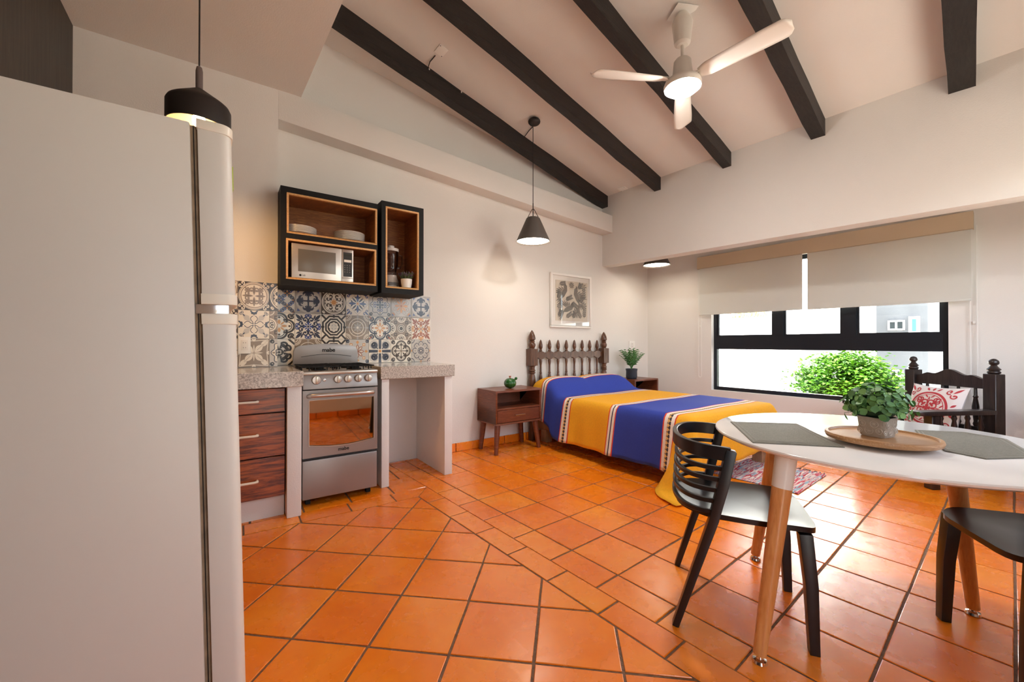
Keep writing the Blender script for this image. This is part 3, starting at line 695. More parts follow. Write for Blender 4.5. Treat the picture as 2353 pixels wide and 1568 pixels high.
# ------------------------------------------------------------------ stove
t = thing('gas_stove', 'grey four-burner gas stove with mirrored oven window and five knobs', 'stove', F1(0.408, 3.06), A1)
b = MB(); b.box(.004, .496, .03, .58, .05, .90); b.build('body', mat('dark stove side', (74, 68, 66), .45, .4), t)
for x in (.03, .44):
    for y in (.06, .5): MB().box(x, x + .03, y, y + .04, 0, .05).build('foot', M_BLACK, t)
b = MB(); b.box(0, .5, -.006, .03, .052, .318); b.build('bottom_drawer', M_STEEL, t, bevel=0.008)
# oven door with a window opening whose lower edge bows
door = MB()
wx0, wx1, wz0, wz1 = .038, .474, .42, .73
def arcz(x): return wz0 - .022 * math.sin(PI * (x - wx0) / (wx1 - wx0))
xs = [wx0 + (wx1 - wx0) * i / 10 for i in range(11)]
door.box(0, .5, -.012, .03, wz1, .797); door.box(0, wx0, -.012, .03, .337, wz1); door.box(wx1, .5, -.012, .03, .337, wz1)
door.prism([(wx0, -.012, .337), (wx1, -.012, .337)] + [(x, -.012, arcz(x)) for x in reversed(xs)], (0, .042, 0))
dr = door.build('oven_door', M_STEEL, t)
M_OVEN = mat('brown mirrored oven glass', (186, 160, 132), 0.03, 1.0)
g = MB(); g.prism([(x, -.004, arcz(x) - .002) for x in xs] + [(wx1, -.004, wz1 + .002), (wx0, -.004, wz1 + .002)], (0, .006, 0)); g.build('oven_glass', M_OVEN, dr, smooth=False)
fr_ = MB(); lp = [(x, -.013, arcz(x)) for x in xs] + [(wx1, -.013, wz1), (wx0, -.013, wz1), (wx0, -.013, arcz(wx0))]; fr_.tube(lp, .004, 6); fr_.build('window_trim', M_ALU, dr)
h = MB(); hp = [(.035, -.012, .758), (.04, -.04, .762)] + [(.05 + .40 * i / 8, -.048 - .006 * math.sin(PI * i / 8), .765) for i in range(9)] + [(.46, -.04, .762), (.465, -.012, .758)]
h.tube(hp, .014, 10); h.build('door_handle', M_ALU, dr)
text_mesh('mabe', .034, 'logo', M_BLACK, dr, on_front(.262, -.0135, .372), bold=.0006)
# control panel, slightly leaning, with knobs
cp = MB(); cp.prism([(0, -.022, .805), (0, -.004, .905), (0, .04, .905), (0, .04, .805)], (.5, 0, 0)); cpo = cp.build('control_panel', M_STEEL, t, bevel=0.006)
for kx, r_ in ((.083, .029), (.222, .026), (.290, .026), (.362, .026), (.433, .026)):
    kb = MB(); kb.lathe([(.6 * r_, .0), (r_ * 1.06, .0), (r_ * 1.06, -.006), (r_, -.010), (r_ * .9, -.016), (0.0001, -.018)], (kx, -.015, .868), 20, axis='y'); kn = kb.build('knob', M_ALU, cpo)
    MB().box(kx - .006, kx + .006, -.047, -.03, .868 - r_ * .85, .868 + r_ * .85).build('grip', M_BRASSN, kn, bevel=.003)
MB().lathe([(.010, 0), (.010, -.006), (.0001, -.008)], (.135, -.015, .866), 12, axis='y').build('igniter_button', M_ALU, cpo)
ct = MB(); ct.box(-.002, .502, -.012, .52, .903, .925); ct.build('cooktop', mat('cooktop steel', (188, 176, 162), .28, .7), t, bevel=.006)
for gx in (.125, .375):
    gr = MB()
    x0, x1, y0, y1, zt = gx - .115, gx + .115, .05, .48, .955
    gr.tube([(x0, y0, zt), (x1, y0, zt), (x1, y1, zt), (x0, y1, zt), (x0, y0, zt)], .005, 6)
    for i in range(1, 4): yy = y0 + (y1 - y0) * i / 4; gr.tube([(x0, yy, zt), (x1, yy, zt)], .0045, 6)
    for i in range(1, 6):
        xx = x0 + (x1 - x0) * i / 6; gr.tube([(xx, y0, .928), (xx, y0, zt), (xx, y0 + .09, zt)], .004, 6); gr.tube([(xx, y1, .928), (xx, y1, zt), (xx, y1 - .09, zt)], .004, 6)
        yy = y0 + (y1 - y0) * i / 6; gr.tube([(x0, yy, .928), (x0, yy, zt)], .004, 6); gr.tube([(x1, yy, .928), (x1, yy, zt)], .004, 6)
    gr.build('grate', M_BLACK, t)
    for by in (.155, .375): MB().lathe([(.05, .925), (.05, .934), (.036, .936), (.036, .944), (.0001, .946)], (gx, by, 0), 20).build('burner', M_BLACK, t)
bgp = [(.002, 0, .922), (.498, 0, .922), (.492, 0, 1.06), (.48, 0, 1.085), (.455, 0, 1.100)] + [(.455 - .41 * i / 8, 0, 1.100 + .018 * math.sin(PI * i / 8)) for i in range(1, 9)] + [(.02, 0, 1.085), (.008, 0, 1.06)]
b = MB(); b.prism([(x, .535 - (z - .92) * .05, z) for x, y, z in bgp], (0, .035, 0)); bgo = b.build('back_guard', M_STEEL, t, bevel=.006)
text_mesh('mabe', .046, 'logo', M_BLACK, bgo, on_front(.262, .5235, 1.066), bold=.0008)
ln = MB(); ln.tube([(.06 + .38 * i / 12, .5265, 1.012 + .020 * math.sin(PI * i / 12)) for i in range(13)], .0016, 6); ln.build('line_print', M_BLACK, bgo)
# ------------------------------------------------------------------ wall cabinets
def open_cabinet(name, label, s0, s1, z0, z1, nf, openings, nb=3.765):
    t = thing(name, label, 'wall cabinet', F1(s0, nf, z0), A1)
    Wd, Hh, Dp = s1 - s0, z1 - z0, nb - nf
    # black face with rectangular openings: build as strips
    b = MB(); zs = sorted({0, Hh} | {v for o_ in openings for v in (o_[2], o_[3])})
    for a_, c_ in zip(zs[:-1], zs[1:]):
        mid = (a_ + c_) / 2; hit = [o_ for o_ in openings if o_[2] < mid < o_[3]]
        if hit: o_ = hit[0]; b.box(0, o_[0], 0, .02, a_, c_); b.box(o_[1], Wd, 0, .02, a_, c_)
        else: b.box(0, Wd, 0, .02, a_, c_)
    b.build('face_frame', M_BLACK, t)
    b = MB(); b.box(0, .014, .02, Dp, 0, Hh); b.box(Wd - .014, Wd, .02, Dp, 0, Hh); b.box(.014, Wd - .014, .02, Dp, 0, .016); b.box(.014, Wd - .014, .02, Dp, Hh - .016, Hh); b.box(.014, Wd - .014, Dp - .008, Dp, .016, Hh - .016); b.build('carcass', M_BLACK, t)
    for (x0, x1, a_, c_) in openings:
        e = .014
        f = MB(); f.box(x0, x1, -.003, .02, a_, a_ + e); f.box(x0, x1, -.003, .02, c_ - e, c_); f.box(x0, x0 + e, -.003, .02, a_ + e, c_ - e); f.box(x1 - e, x1, -.003, .02, a_ + e, c_ - e); f.build('plywood_edge', M_PLY, t, bevel=.001, seg=1)
        g = MB(); d0 = Dp - .012
        g.box(x0, x1, .02, d0, a_, a_ + e); g.box(x0, x1, .02, d0, c_ - e, c_); g.box(x0, x0 + e, .02, d0, a_ + e, c_ - e); g.box(x1 - e, x1, .02, d0, a_ + e, c_ - e); g.box(x0, x1, d0 - .006, d0, a_ + e, c_ - e); g.build('lining', M_SHELF, t)
    return t
def opn(pts, n, s0, z0):
    L = [sz1(u, v, n) for u, v in pts]
    return (((L[0][0] + L[2][0]) / 2 - s0), ((L[1][0] + L[3][0]) / 2 - s0), ((L[2][1] + L[3][1]) / 2 - z0), ((L[0][1] + L[1][1]) / 2 - z0))
cabA = (0.3085, 1.024, 1.556, 2.298)
oA = opn([(659.5, 441.4), (866.8, 481.3), (658, 533.9), (865.8, 564.2)], 3.44, cabA[0], cabA[2])
oB = opn([(658.9, 546.7), (866, 575), (655.4, 639.7), (862.6, 658)], 3.44, cabA[0], cabA[2])
open_cabinet('wall_cabinet', 'wide black open wall cabinet holding plates and a microwave', *cabA, 3.44, [oA, oB])
cabB = (1.052, 1.428, 1.55, 2.332)
oC = opn([(889, 474.7), (965, 489), (883.2, 661), (959.5, 666.6)], 3.425, cabB[0], cabB[2])
open_cabinet('wall_cabinet', 'narrow tall black open wall cabinet holding a blender', *cabB, 3.425, [oC])
zA = cabA[2] + oA[2] + .014; zB = cabA[2] + oB[2] + .014; zC = cabB[2] + oC[2] + .014
# plates
plate = MB().lathe([(.0001, 0.004), (.065, .004), (.07, 0), (.075, .002), (.105, .014), (.128, .020), (.128, .023), (.104, .018), (.072, .008), (.0001, .007)], n=36).mesh('plate', mat('white stoneware', (236, 232, 226), .2))
for cx_, nn, dzp, off, lb in ((.455, 6, .0095, .15, 'white dinner plate in the stack at the left of the shelf'), (.835, 7, .0105, .16, 'white dinner plate in the stack at the right of the shelf')):
    for k in range(nn):
        where = ['lowest', 'second from below', 'third from below', 'fourth from below', 'fifth from below', 'sixth from below', 'topmost'][k if k < nn - 1 else 6]
        o = link('plate', plate, None, F1(cx_, 3.44 + off, zA + k * dzp), random.uniform(0, 3)); tag(o, f'{lb}, {where}', 'plate', 'plates in the wall cabinet')
        o.scale = (.95, .95, 1)
# microwave
mw = [sz1(u, v, 3.465) for u, v in [(670.7, 556.2), (812.5, 574.7), (669, 631), (811, 646)]]
ms0, ms1, mz1 = (mw[0][0] + mw[2][0]) / 2, (mw[1][0] + mw[3][0]) / 2, (mw[0][1] + mw[1][1]) / 2
mh = mz1 - zB - .004
t = thing('microwave_oven', 'silver microwave oven with grey window inside the black wall cabinet', 'microwave', F1(ms0, 3.465, zB), A1); mwid = ms1 - ms0
MB().box(0, mwid, .012, .265, .006, mh).build('case', mat('microwave case', (150, 142, 134), .4, .5), t, bevel=.003)
for x in (.03, mwid - .05):
    MB().box(x, x + .02, .03, .05, 0, .006).build('foot', M_BLACK, t); MB().box(x, x + .02, .2, .22, 0, .006).build('foot', M_BLACK, t)
dw = mwid * .80
d = MB(); d.box(0, dw - .002, 0, .012, .004, mh); dd = d.build('door', M_ALU, t, bevel=.003)
MB().box(.045, dw - .045, -.002, .004, .055, mh - .04).build('window', mat('microwave window', (112, 106, 98), .25, .2), dd, bevel=.001)
text_mesh('LG', .016, 'logo', M_BLACK, dd, on_front(.085, -.001, .026), bold=.0004)
lg = MB(); lg.lathe([(.0085, 0), (.0085, -.0012), (.0001, -.0012)], (.06, 0, .026), 16, axis='y'); lg.build('emblem', M_BLACK, dd)
p = MB(); p.box(dw, mwid, 0, .012, .004, mh); pn = p.build('control_side', M_ALU, t, bevel=.002)
MB().box(dw + .012, mwid - .010, -.0015, .004, .045, mh - .025).build('keypad', mat('keypad black', (34, 32, 32), .3), pn)
MB().box(dw + .018, mwid - .016, -.003, 0, mh - .055, mh - .04).build('display', mat('display', (54, 58, 52), .2), pn)
MB().box(dw + .018, mwid - .016, -.003, 0, mh - .105, mh - .085).build('key_label', M_PLASTIC, pn)
for r_ in range(4):
    for c_ in range(3): x = dw + .020 + c_ * (mwid - dw - .045) / 2.4; z = mh - .135 - r_ * .018; MB().box(x, x + .007, -.003, 0, z, z + .008).build('key', mat('key grey', (120, 116, 110), .4), pn)
MB().box(dw + .004, mwid - .004, -.002, 0, .012, .038).build('open_button', M_ALU, pn, bevel=.001)
# blender
t = thing('blender', 'pale kitchen blender with clear jar inside the narrow wall cabinet', 'blender', F1(1.197, 3.62, zC), A1)
M_BLEND = mat('blender base', (206, 196, 186), .35)
MB().lathe([(.072, 0), (.075, .01), (.066, .07), (.052, .11), (.05, .125), (.0001, .127)], n=24).build('base', M_BLEND, t)
MB().box(-.045, .045, -.078, -.055, .03, .055).build('control_strip', mat('blender strip', (90, 84, 80), .4), t, bevel=.004)
MB().lathe([(.045, .127), (.05, .15), (.047, .16), (.063, .22), (.066, .34), (.062, .34), (.058, .225), (.042, .165), (.0001, .16)], n=24, cap=False).build('jar', glassy('jar glass', (238, 226, 222), .02, .8), t)
MB().lathe([(.068, .34), (.068, .365), (.05, .37), (.028, .372), (.028, .392), (.0001, .394)], n=24).build('lid', mat('blender lid', (214, 206, 200), .4), t)
hb = MB(); hb.tube([(.06, 0, .32), (.10, 0, .31), (.104, 0, .24), (.085, 0, .20), (.055, 0, .2)], .008, 8); hb.build('handle', glassy('jar handle', (222, 210, 206), .05, .8), t)
# lavender pot
t = thing('potted_lavender', 'small white pot of purple-tipped lavender in the narrow cabinet', 'potted plant', F1(1.292, 3.485, zC), A1)
MB().lathe([(.03, 0), (.040, .006), (.047, .05), (.049, .082), (.044, .082), (.042, .05), (.0001, .045)], n=24).build('pot', M_PLASTIC, t)
MB().lathe([(.044, .068), (.0001, .072)], n=20).build('soil', mat('soil', (50, 38, 28), .9), t)
lv = MB(); r_ = random.Random(4)
for i in range(90):
    a = r_.uniform(0, 2 * PI); q_ = r_.random() ** .5; bx, by = .035 * q_ * math.cos(a), .035 * q_ * math.sin(a); hgt = r_.uniform(.04, .08)
    tx, ty = bx * 1.9, by * 1.9
    lv.tube([(bx, by, .07), ((bx + tx) / 2, (by + ty) / 2, .07 + hgt * .6), (tx, ty, .07 + hgt)], [.0022, .003, .0012], 4)
    if i % 3 == 0: lv.sphere((tx, ty, .07 + hgt), .005, (1, 1, 1.8), 6, 5, 1)
tag(lv.build('foliage', [mat('lavender green', (70, 84, 48), .6), mat('lavender purple', (96, 70, 100), .6)], t), kind='stuff')
# sockets
def socket(name, label, loc, rot, wd=.075, hh=.118, double=True):
    t = thing(name, label, 'socket', loc, rot)
    MB().box(-wd / 2, wd / 2, -.010, 0, -hh / 2, hh / 2).build('plate', M_PLASTIC, t, bevel=.003)
    MB().box(-wd * .28, wd * .28, -.0125, -.008, -hh * .3, hh * .3).build('insert', mat('socket insert', (232, 228, 220), .4), t, bevel=.001)
    for z in ((-.018, .018) if double else (0,)):
        for x in (-.008, .006): MB().box(x, x + .0025, -.0132, -.0118, z - .004, z + .004).build('slot', M_BLACK, t)
    return t
socket('wall_socket', 'white double wall socket on the patterned tiles beside the refrigerator', F1(.092, 3.59, 1.107), A1, .078, .125)
socket('wall_socket', 'white wall socket with a small plug-in beside the palm plant', F1(4.738, 3.77, 1.095), A1, .12, .118)

# ------------------------------------------------------------------ refrigerator (leans back a little on its feet)
FA = math.radians(38.0)
fc = at_z(478, 1568, 0); 
kk = 1.01
base = Vector((-0.756, 1.012, 0))       # foot of the body edge nearest the door, camera side
t = thing('refrigerator', 'old white two-door refrigerator at the left, seen from its side', 'refrigerator', base, FA)
t.rotation_euler = (0, -math.radians(1.45), FA)
FH = 1.665; FWd = 0.62; BD = 0.60
M_FR = mat('refrigerator white', (218, 211, 200), .42, var=(2, .012))
MB().box(-BD, 0, 0, FWd, .03, FH).build('body', M_FR, t, bevel=.006)
for x in (-.55, -.06):
    for y in (.04, .55): MB().lathe([(.02, 0), (.02, .035)], (x, y, 0), 12).build('foot', M_BLACK, t)
M_GASK = mat('old gasket', (150, 128, 102), .7, var=(25, .25))
split = 1.206
MB().box(0, .014, .012, FWd - .012, .06, FH - .004).build('gasket', M_GASK, t)
MB().box(.0055, .0075, .010, .0135, .06, FH - .004).build('gasket_groove', M_BLACK, t)
def fdoor(name, z0, z1):
    poly = [(.014, 0)] + [(.014 + .045, 0)] + [(.059 + .026 * math.sin(a * PI / 12), .030 - .030 * math.cos(a * PI / 12)) for a in range(1, 7)]
    mirror = [(x, FWd - y) for x, y in reversed(poly)]
    pl = [(x, y, z0) for x, y in poly + mirror]
    return MB().prism(pl, (0, 0, z1 - z0)).build(name, M_FR, t, bevel=.003, seg=2)
d = fdoor('freezer_door', split + .014, FH + .004)
trim_m = mat('refrigerator trim', (232, 222, 204), .35)
def ftrim(nm, z0, z1, par, e=.003):
    poly = [(.012, -e), (.060, -e)] + [(.060 + (.026 + e) * math.sin(a * PI / 12), .030 - (.030 + e) * math.cos(a * PI / 12)) for a in range(1, 7)]
    mirror = [(x, FWd - y) for x, y in reversed(poly)]
    return MB().prism([(x, y, z0) for x, y in poly + mirror], (0, 0, z1 - z0)).build(nm, trim_m, par, bevel=.003)
ftrim('trim_strip', split + .012, split + .038, d); ftrim('cap', FH - .012, FH + .012, d, .002)
MB().box(.0855, .087, .03, .07, FH - .14, FH - .08).build('sticker', mat('green sticker', (196, 220, 60), .5), d)
d2_ = fdoor('main_door', .07, split - .014)
ftrim('trim_strip', split - .038, split - .012, d2_)
hg = MB(); hg.box(.0, .07, .004, .05, split - .012, split + .012); hg.build('hinge', M_CHROME, t, bevel=.002)

# ------------------------------------------------------------------ pendant over the refrigerator corner
def bulb_light(name, parent, loc, energy, color, radius=.035):
    ld = bpy.data.lights.new(name, 'POINT'); ld.energy = energy; ld.color = color; ld.shadow_soft_size = radius
    o = bpy.data.objects.new(name, ld); C.objects.link(o); o.parent = parent; o.location = loc; return o
d = 2.13; px = (455 - CX) / FPX * d
t = thing('pendant_lamp', 'black bell-shaped pendant lamp glowing behind the refrigerator', 'pendant lamp', (px, d, 2.262), 0)
M_WARM = emission('warm bulb', (255, 196, 124), 190)
MB().lathe([(.140, 0), (.140, .105), (.132, .122), (.118, .134), (.016, .205), (.012, .205), (.112, .130), (.128, .118), (.136, .10), (.136, 0), (.140, 0)], n=40, cap=False).build('shade', M_BLSH, t)
MB().lathe([(.016, .200), (.016, .30), (.012, .32), (.006, .325), (.0001, .326)], n=12).build('stem', mat('pendant stem', (120, 108, 104), .4, .3), t)
MB().tube([(0, 0, .32), (0, 0, 3.09 - 2.262)], .004, 6).build('cord', M_CORD, t)
MB().lathe([(.05, 3.09 - 2.262 - .025), (.055, 3.09 - 2.262 - .02), (.055, 3.09 - 2.262)], n=20).build('canopy', M_BLSH, t)
bl = MB(); bl.sphere((0, 0, .035), .030, (1, 1, 1.2), 14, 10); bl.lathe([(.014, .06), (.014, .13)], n=10); bl.build('bulb', M_WARM, t)

# ------------------------------------------------------------------ bed
BS0, BS1, BN0, BN1 = 2.885, 4.215, 3.66, 1.735      # mattress: left/right along the wall, head/foot depth
MT = 0.550
bed = thing('bed', 'wooden bed with turned headboard under a striped blanket', 'bed', F1(BS0, BN0), A1)
bw, blen = BS1 - BS0, BN0 - BN1
# local frame: x along the wall, y into the wall, head at y=0, foot at y=-blen
hb_ = thing('headboard', None, None); hb_.parent = bed; hb_.location = (0, .055, 0)
pl_, pr_ = 0.0, 1.212
prof = [(.040, 0), (.040, .50), (.046, .52), (.046, .555), (.036, .57), (.030, .60), (.040, .64), (.043, .69), (.036, .74), (.028, .765), (.040, .775), (.040, .785), (.030, .79), (.040, .80), (.040, .81), (.032, .82), (.034, .85), (.050, .862), (.050, .865)]
prof2 = [(.036, 1.055), (.028, 1.065), (.034, 1.075), (.042, 1.095), (.040, 1.115), (.028, 1.13), (.034, 1.14), (.034, 1.147), (.024, 1.152), (.040, 1.165), (.042, 1.18), (.035, 1.215), (.020, 1.25), (.006, 1.27), (.0001, 1.275)]
pm = MB().lathe(prof, n=20)
for a in ():
    pass
pb = MB().box(-.047, .047, -.047, .047, .862, 1.056)
pm.v += []; o_ = len(pm.v); pm.add(pb.v, pb.f); pm.lathe(prof2, n=20)
post_me = pm.mesh('post', M_BEDW, bevel=0.0)
for x in (pl_, pr_): link('post', post_me, hb_, (x, 0, 0))
# scalloped top rail
nsp = 8; xs_ = [pl_ + .13 + (pr_ - pl_ - .26) * i / (nsp - 1) for i in range(nsp)]
step = xs_[1] - xs_[0]
def scal(x, amp): return amp * (0.5 + 0.5 * math.cos(2 * PI * (x - xs_[0]) / step)) ** 0.8
top = []; bot = []
K_ = 90
for i in range(K_ + 1):
    x = pl_ + .04 + (pr_ - pl_ - .08) * i / K_
    e = 1 if xs_[0] - step / 2 < x < xs_[-1] + step / 2 else 0
    top.append((x, -.016, 1.008 + (scal(x, .020) if e else .012))); bot.append((x, -.016, .935 + (.022 - scal(x, .026) if e else .0)))
MB().prism(top[::-1] + bot, (0, .032, 0)).build('top_rail', M_BEDW, hb_)
MB().box(pl_ + .03, pr_ - .03, -.02, .02, .53, .60).build('lower_rail', M_BEDW, hb_, bevel=.004)
sp_me = MB().lathe([(.010, .59), (.016, .61), (.013, .64), (.019, .69), (.021, .72), (.013, .765), (.018, .772), (.013, .78), (.012, .86), (.017, .90), (.018, .92), (.011, .94), (.010, .955)], n=12).lathe([(.011, 1.02), (.020, 1.035), (.014, 1.048), (.017, 1.055), (.024, 1.075), (.023, 1.10), (.012, 1.15), (.0001, 1.168)], n=14).mesh('spindle', M_BEDW)
for x in xs_: link('spindle', sp_me, hb_, (x, 0, 0))
# frame, slats, mattress (mostly hidden by the blanket)
MB().box(.05, bw - .05, -blen + .05, .02, .14, .26).build('bed_frame', M_PINE, bed, bevel=.004)
MB().box(.03, bw - .03, -blen + .03, .0, .26, MT - .012).build('mattress', mat('mattress ticking', (226, 220, 210), .9), bed, bevel=.03)
for x in (.09, bw - .10):
    for y in (-.10, -blen + .06): MB().box(x - .045, x + .045, y - .045, y + .045, 0, .14).build('leg', M_PINE, bed, bevel=.004)
# blanket: own thing lying on the bed
bl_root = thing('striped_blanket', 'woven blanket with wide blue and yellow stripes and white bands draped over the bed', 'blanket', F1(BS0, BN0), A1)
dropL, dropR, dropF = .455, .40, .42
def dq(n): return BN0 - n
st = [(0, 'y'), (dq(3.490), 'r'), (dq(3.485), 'w'), (dq(3.453), 'n'), (dq(3.447), 'w'), (dq(3.415), 'r'), (dq(3.410), 'b'), (dq(3.131), 'r'), (dq(3.126), 'w'), (dq(3.093), 'c'), (dq(3.060), 'w'), (dq(3.026), 'r'), (dq(3.021), 'y'),
      (dq(2.512), 'r'), (dq(2.507), 'w'), (dq(2.477), 'n'), (dq(2.471), 'w'), (dq(2.441), 'r'), (dq(2.436), 'b'), (dq(1.955), 'r'), (dq(1.950), 'w'), (dq(1.918), 'c'), (dq(1.885), 'w'), (dq(1.853), 'r'), (dq(1.848), 'y'), (blen + dropF, None)]
MI = {'y': 0, 'w': 1, 'b': 2, 'r': 3, 'n': 4, 'c': 5}
def cloth(name, rgb, **k): return mat(name, rgb, .95, bump=(420, .25), var=(70, .05), sheen=.0, **k)
chain = cloth('blanket chain band', (232, 224, 210)); tt = chain.node_tree; bb_ = tt.nodes['Principled BSDF']
tcn = tt.nodes.new('ShaderNodeTexCoord'); wv_ = tt.nodes.new('ShaderNodeTexChecker'); wv_.inputs['Scale'].default_value = 42
mp_ = tt.nodes.new('ShaderNodeMapping'); mp_.inputs['Rotation'].default_value = (0, 0, .78); tt.links.new(tcn.outputs['UV'], mp_.inputs[0]); tt.links.new(mp_.outputs[0], wv_.inputs['Vector'])
wv_.inputs['Color1'].default_value = (*lin((66, 58, 62)), 1); wv_.inputs['Color2'].default_value = (*lin((224, 180, 110)), 1); tt.links.new(wv_.outputs[0], bb_.inputs['Base Color'])
BM = [cloth('blanket yellow', (240, 172, 30)), cloth('blanket cream', (236, 226, 214)), cloth('blanket blue', (46, 66, 160)), cloth('blanket red edge', (216, 70, 40)), cloth('blanket navy line', (44, 46, 70)), chain]
qs = []; qm = []
for (a, m), (c, _) in zip(st[:-1], st[1:]):
    k = max(1, int((c - a) / .035))
    for i in range(k): qs.append(a + (c - a) * i / k); qm.append(MI[m])
qs.append(st[-1][0])
ps = [-dropL + dropL * i / 12 for i in range(12)] + [bw * i / 34 for i in range(34)] + [bw + dropR * i / 12 for i in range(13)]
def pillow_h(x, y):
    """two pillows side by side under the blanket near the head"""
    h = 0
    for cx_, hw_ in ((.28, .36), (.87, .43)):
        fx = max(0, 1 - (abs(x - cx_) / hw_) ** 4); yy = (y + .17) / (.22 if y < -.17 else .24); fy = max(0, 1 - abs(yy) ** 2.4); h = max(h, .185 * (fx ** .42) * (fy ** .6))
    return h
def edge_round(e): return e
rb = .045
def blanket(p, q):
    x = min(max(p, 0), bw); y = -min(q, blen)
    ex = max(0, -p, p - bw); sx_ = -1 if p < 0 else 1
    ef = max(0, q - blen)
    top = MT + .004 + pillow_h(x, y)
    top += .006 * math.sin(9 * x + 3 * y) * .4
    if ex == 0 and ef == 0:
        # round the shoulders
        return (x, y, top)
    if ex > 0 and ef == 0:
        out = .028 * (1 - math.exp(-ex / .03)) + .020 * (ex / .4) * (1 + .8 * math.sin(y * 9.0) + .5 * math.sin(y * 21 + 1)) + .03 * (ex / .4) * (0 if q < .35 else 1) + .05 * (ex / .4) * max(0, 1 - abs(q - .12) / .3)
        kf = min(1, max(0, (q - (blen - .14)) / .14)); kf = kf * kf * (3 - 2 * kf)
        z = top - max(0, ex - .01) * (1 + .26 * kf); out += .10 * kf * (ex / .4); y += .13 * kf * (ex / .4) ** 2
        if q < .6: z = min(z, top) 
        return (x + sx_ * out, y, max(z, .012))
    if ef > 0 and ex == 0:
        out = .028 * (1 - math.exp(-ef / .03)) + .018 * (ef / .4) * (1 + .8 * math.sin(x * 10 + 1) + .4 * math.sin(x * 23))
        return (x, y - out, max(top - max(0, ef - .01), .012))
    r = math.hypot(ex, ef); a = math.atan2(ef, ex)
    fl = math.sin(2 * a)
    z = top - r * (1 + .26 * math.cos(a) ** 2 + .10 * fl)
    out = .028 * (1 - math.exp(-r / .03)) + .05 * (r / .4) + .10 * fl * (r / .4)
    if z < .012: out += (.012 - z) * .75; z = .012 + .004 * math.sin(r * 60)
    return (x + sx_ * math.cos(a) * (out + .10 * math.cos(a) * r / .4), y - math.sin(a) * out + .13 * math.cos(a) ** 2 * (r / .4) ** 2, z)
vb = []; fb = []; mb_ = []
for q_ in qs:
    for p_ in ps: vb.append(blanket(p_, q_))
npz = len(ps)
for j in range(len(qs) - 1):
    for i in range(npz - 1): fb.append((j * npz + i, j * npz + i + 1, (j + 1) * npz + i + 1, (j + 1) * npz + i)); mb_.append(qm[j])
me = bpy.data.meshes.new('blanket_cloth'); me.from_pydata(vb, [], fb)
for m_ in BM: me.materials.append(m_)
me.polygons.foreach_set('material_index', mb_)
uv = me.uv_layers.new(name='UVMap')
for poly in me.polygons:
    for li in poly.loop_indices:
        vi = me.loops[li].vertex_index; uv.data[li].uv = (ps[vi % npz], qs[vi // npz])
me.update(); bm_ = bmesh.new(); bm_.from_mesh(me); bmesh.ops.recalc_face_normals(bm_, faces=bm_.faces); bm_.to_mesh(me); bm_.free(); me.shade_smooth()
bc = link('cloth', me, bl_root)
sm = bc.modifiers.new('smooth', 'SMOOTH'); sm.factor = .5; sm.iterations = 2
so = bc.modifiers.new('thick', 'SOLIDIFY'); so.thickness = .004; so.offset = 1

# ------------------------------------------------------------------ nightstands
def nightstand(label, s0, s1, nf):
    t = thing('nightstand', label, 'nightstand', F1(s0, nf), A1, 'nightstands beside the bed'); w = s1 - s0; dp = 3.75 - nf
    z0, z1, e = .295, .642, .02
    b = MB(); b.box(0, w, 0, dp, z1 - e, z1); b.box(0, w, 0, dp, z0, z0 + e); b.box(0, e, 0, dp, z0 + e, z1 - e); b.box(w - e, w, 0, dp, z0 + e, z1 - e); b.box(e, w - e, dp - .01, dp, z0 + e, z1 - e); b.box(e, w - e, .0, dp - .01, .445, .463)
    b.build('case', M_NIGHT, t, bevel=.002, seg=1)
    d = MB().box(e + .003, w - e - .003, .002, .02, z0 + e + .003, .442).build('drawer', M_NIGHT, t, bevel=.002, seg=1)
    h = MB(); c = w / 2; h.tube([(c - .06, .002, .385), (c - .06, -.02, .385), (c + .06, -.02, .385), (c + .06, .002, .385)], .0045, 8); h.build('handle', M_CHROME, d)
    for x, dx in ((.05, -.035), (w - .05, .035)):
        for y, dy in ((.05, -.03), (dp - .05, .01)): MB().tube([(x + dx, y + dy, 0), (x, y, z0)], [.021, .031], 10).build('leg', M_NIGHT, t)
    return t
nightstand('brown wooden nightstand with splayed legs and ceramic cactus, nearer the stove', 2.175, 2.752, 3.385)
nightstand('brown wooden nightstand carrying a palm plant, beyond the bed by the window', 4.325, 4.822, 3.39)
# ceramic cactus
q_ = at_plane(1172, 890, N * 3.53, N)
t = thing('ceramic_cactus', 'small glossy green ceramic cactus ornament on the nightstand', 'ornament', F1(q_.dot(U), 3.53, .642), A1)
cm_ = mat('green glaze', (26, 92, 34), .12, coat=.5)
vs_ = MB(); nn, kk2 = 48, 14
for j in range(kk2 + 1):
    ph = PI * j / kk2
    for i in range(nn):
        a = 2 * PI * i / nn; r = .066 * math.sin(ph) * (1 - .07 * (0.5 + 0.5 * math.cos(12 * a)) ** 3) + .0005; vs_.v.append((r * math.cos(a), r * math.sin(a), .056 - .056 * math.cos(ph)))
for j in range(kk2):
    for i in range(nn): vs_.f.append((j * nn + i, j * nn + (i + 1) % nn, (j + 1) * nn + (i + 1) % nn, (j + 1) * nn + i)); vs_.m.append(0)
vs_.build('body', cm_, t, ang=60)
b = MB(); b.tube([(.040, -.02, .085), (.055, -.022, .098)], .010, 8); b.sphere((.062, -.022, .104), .016, n=14, k=8); b.build('bud', cm_, t)
b = MB(); b.lathe([(.006, .108), (.008, .12), (.016, .132), (.010, .128), (.0001, .124)], n=10); b.build('flower', mat('pink flower glaze', (196, 120, 96), .3), t)
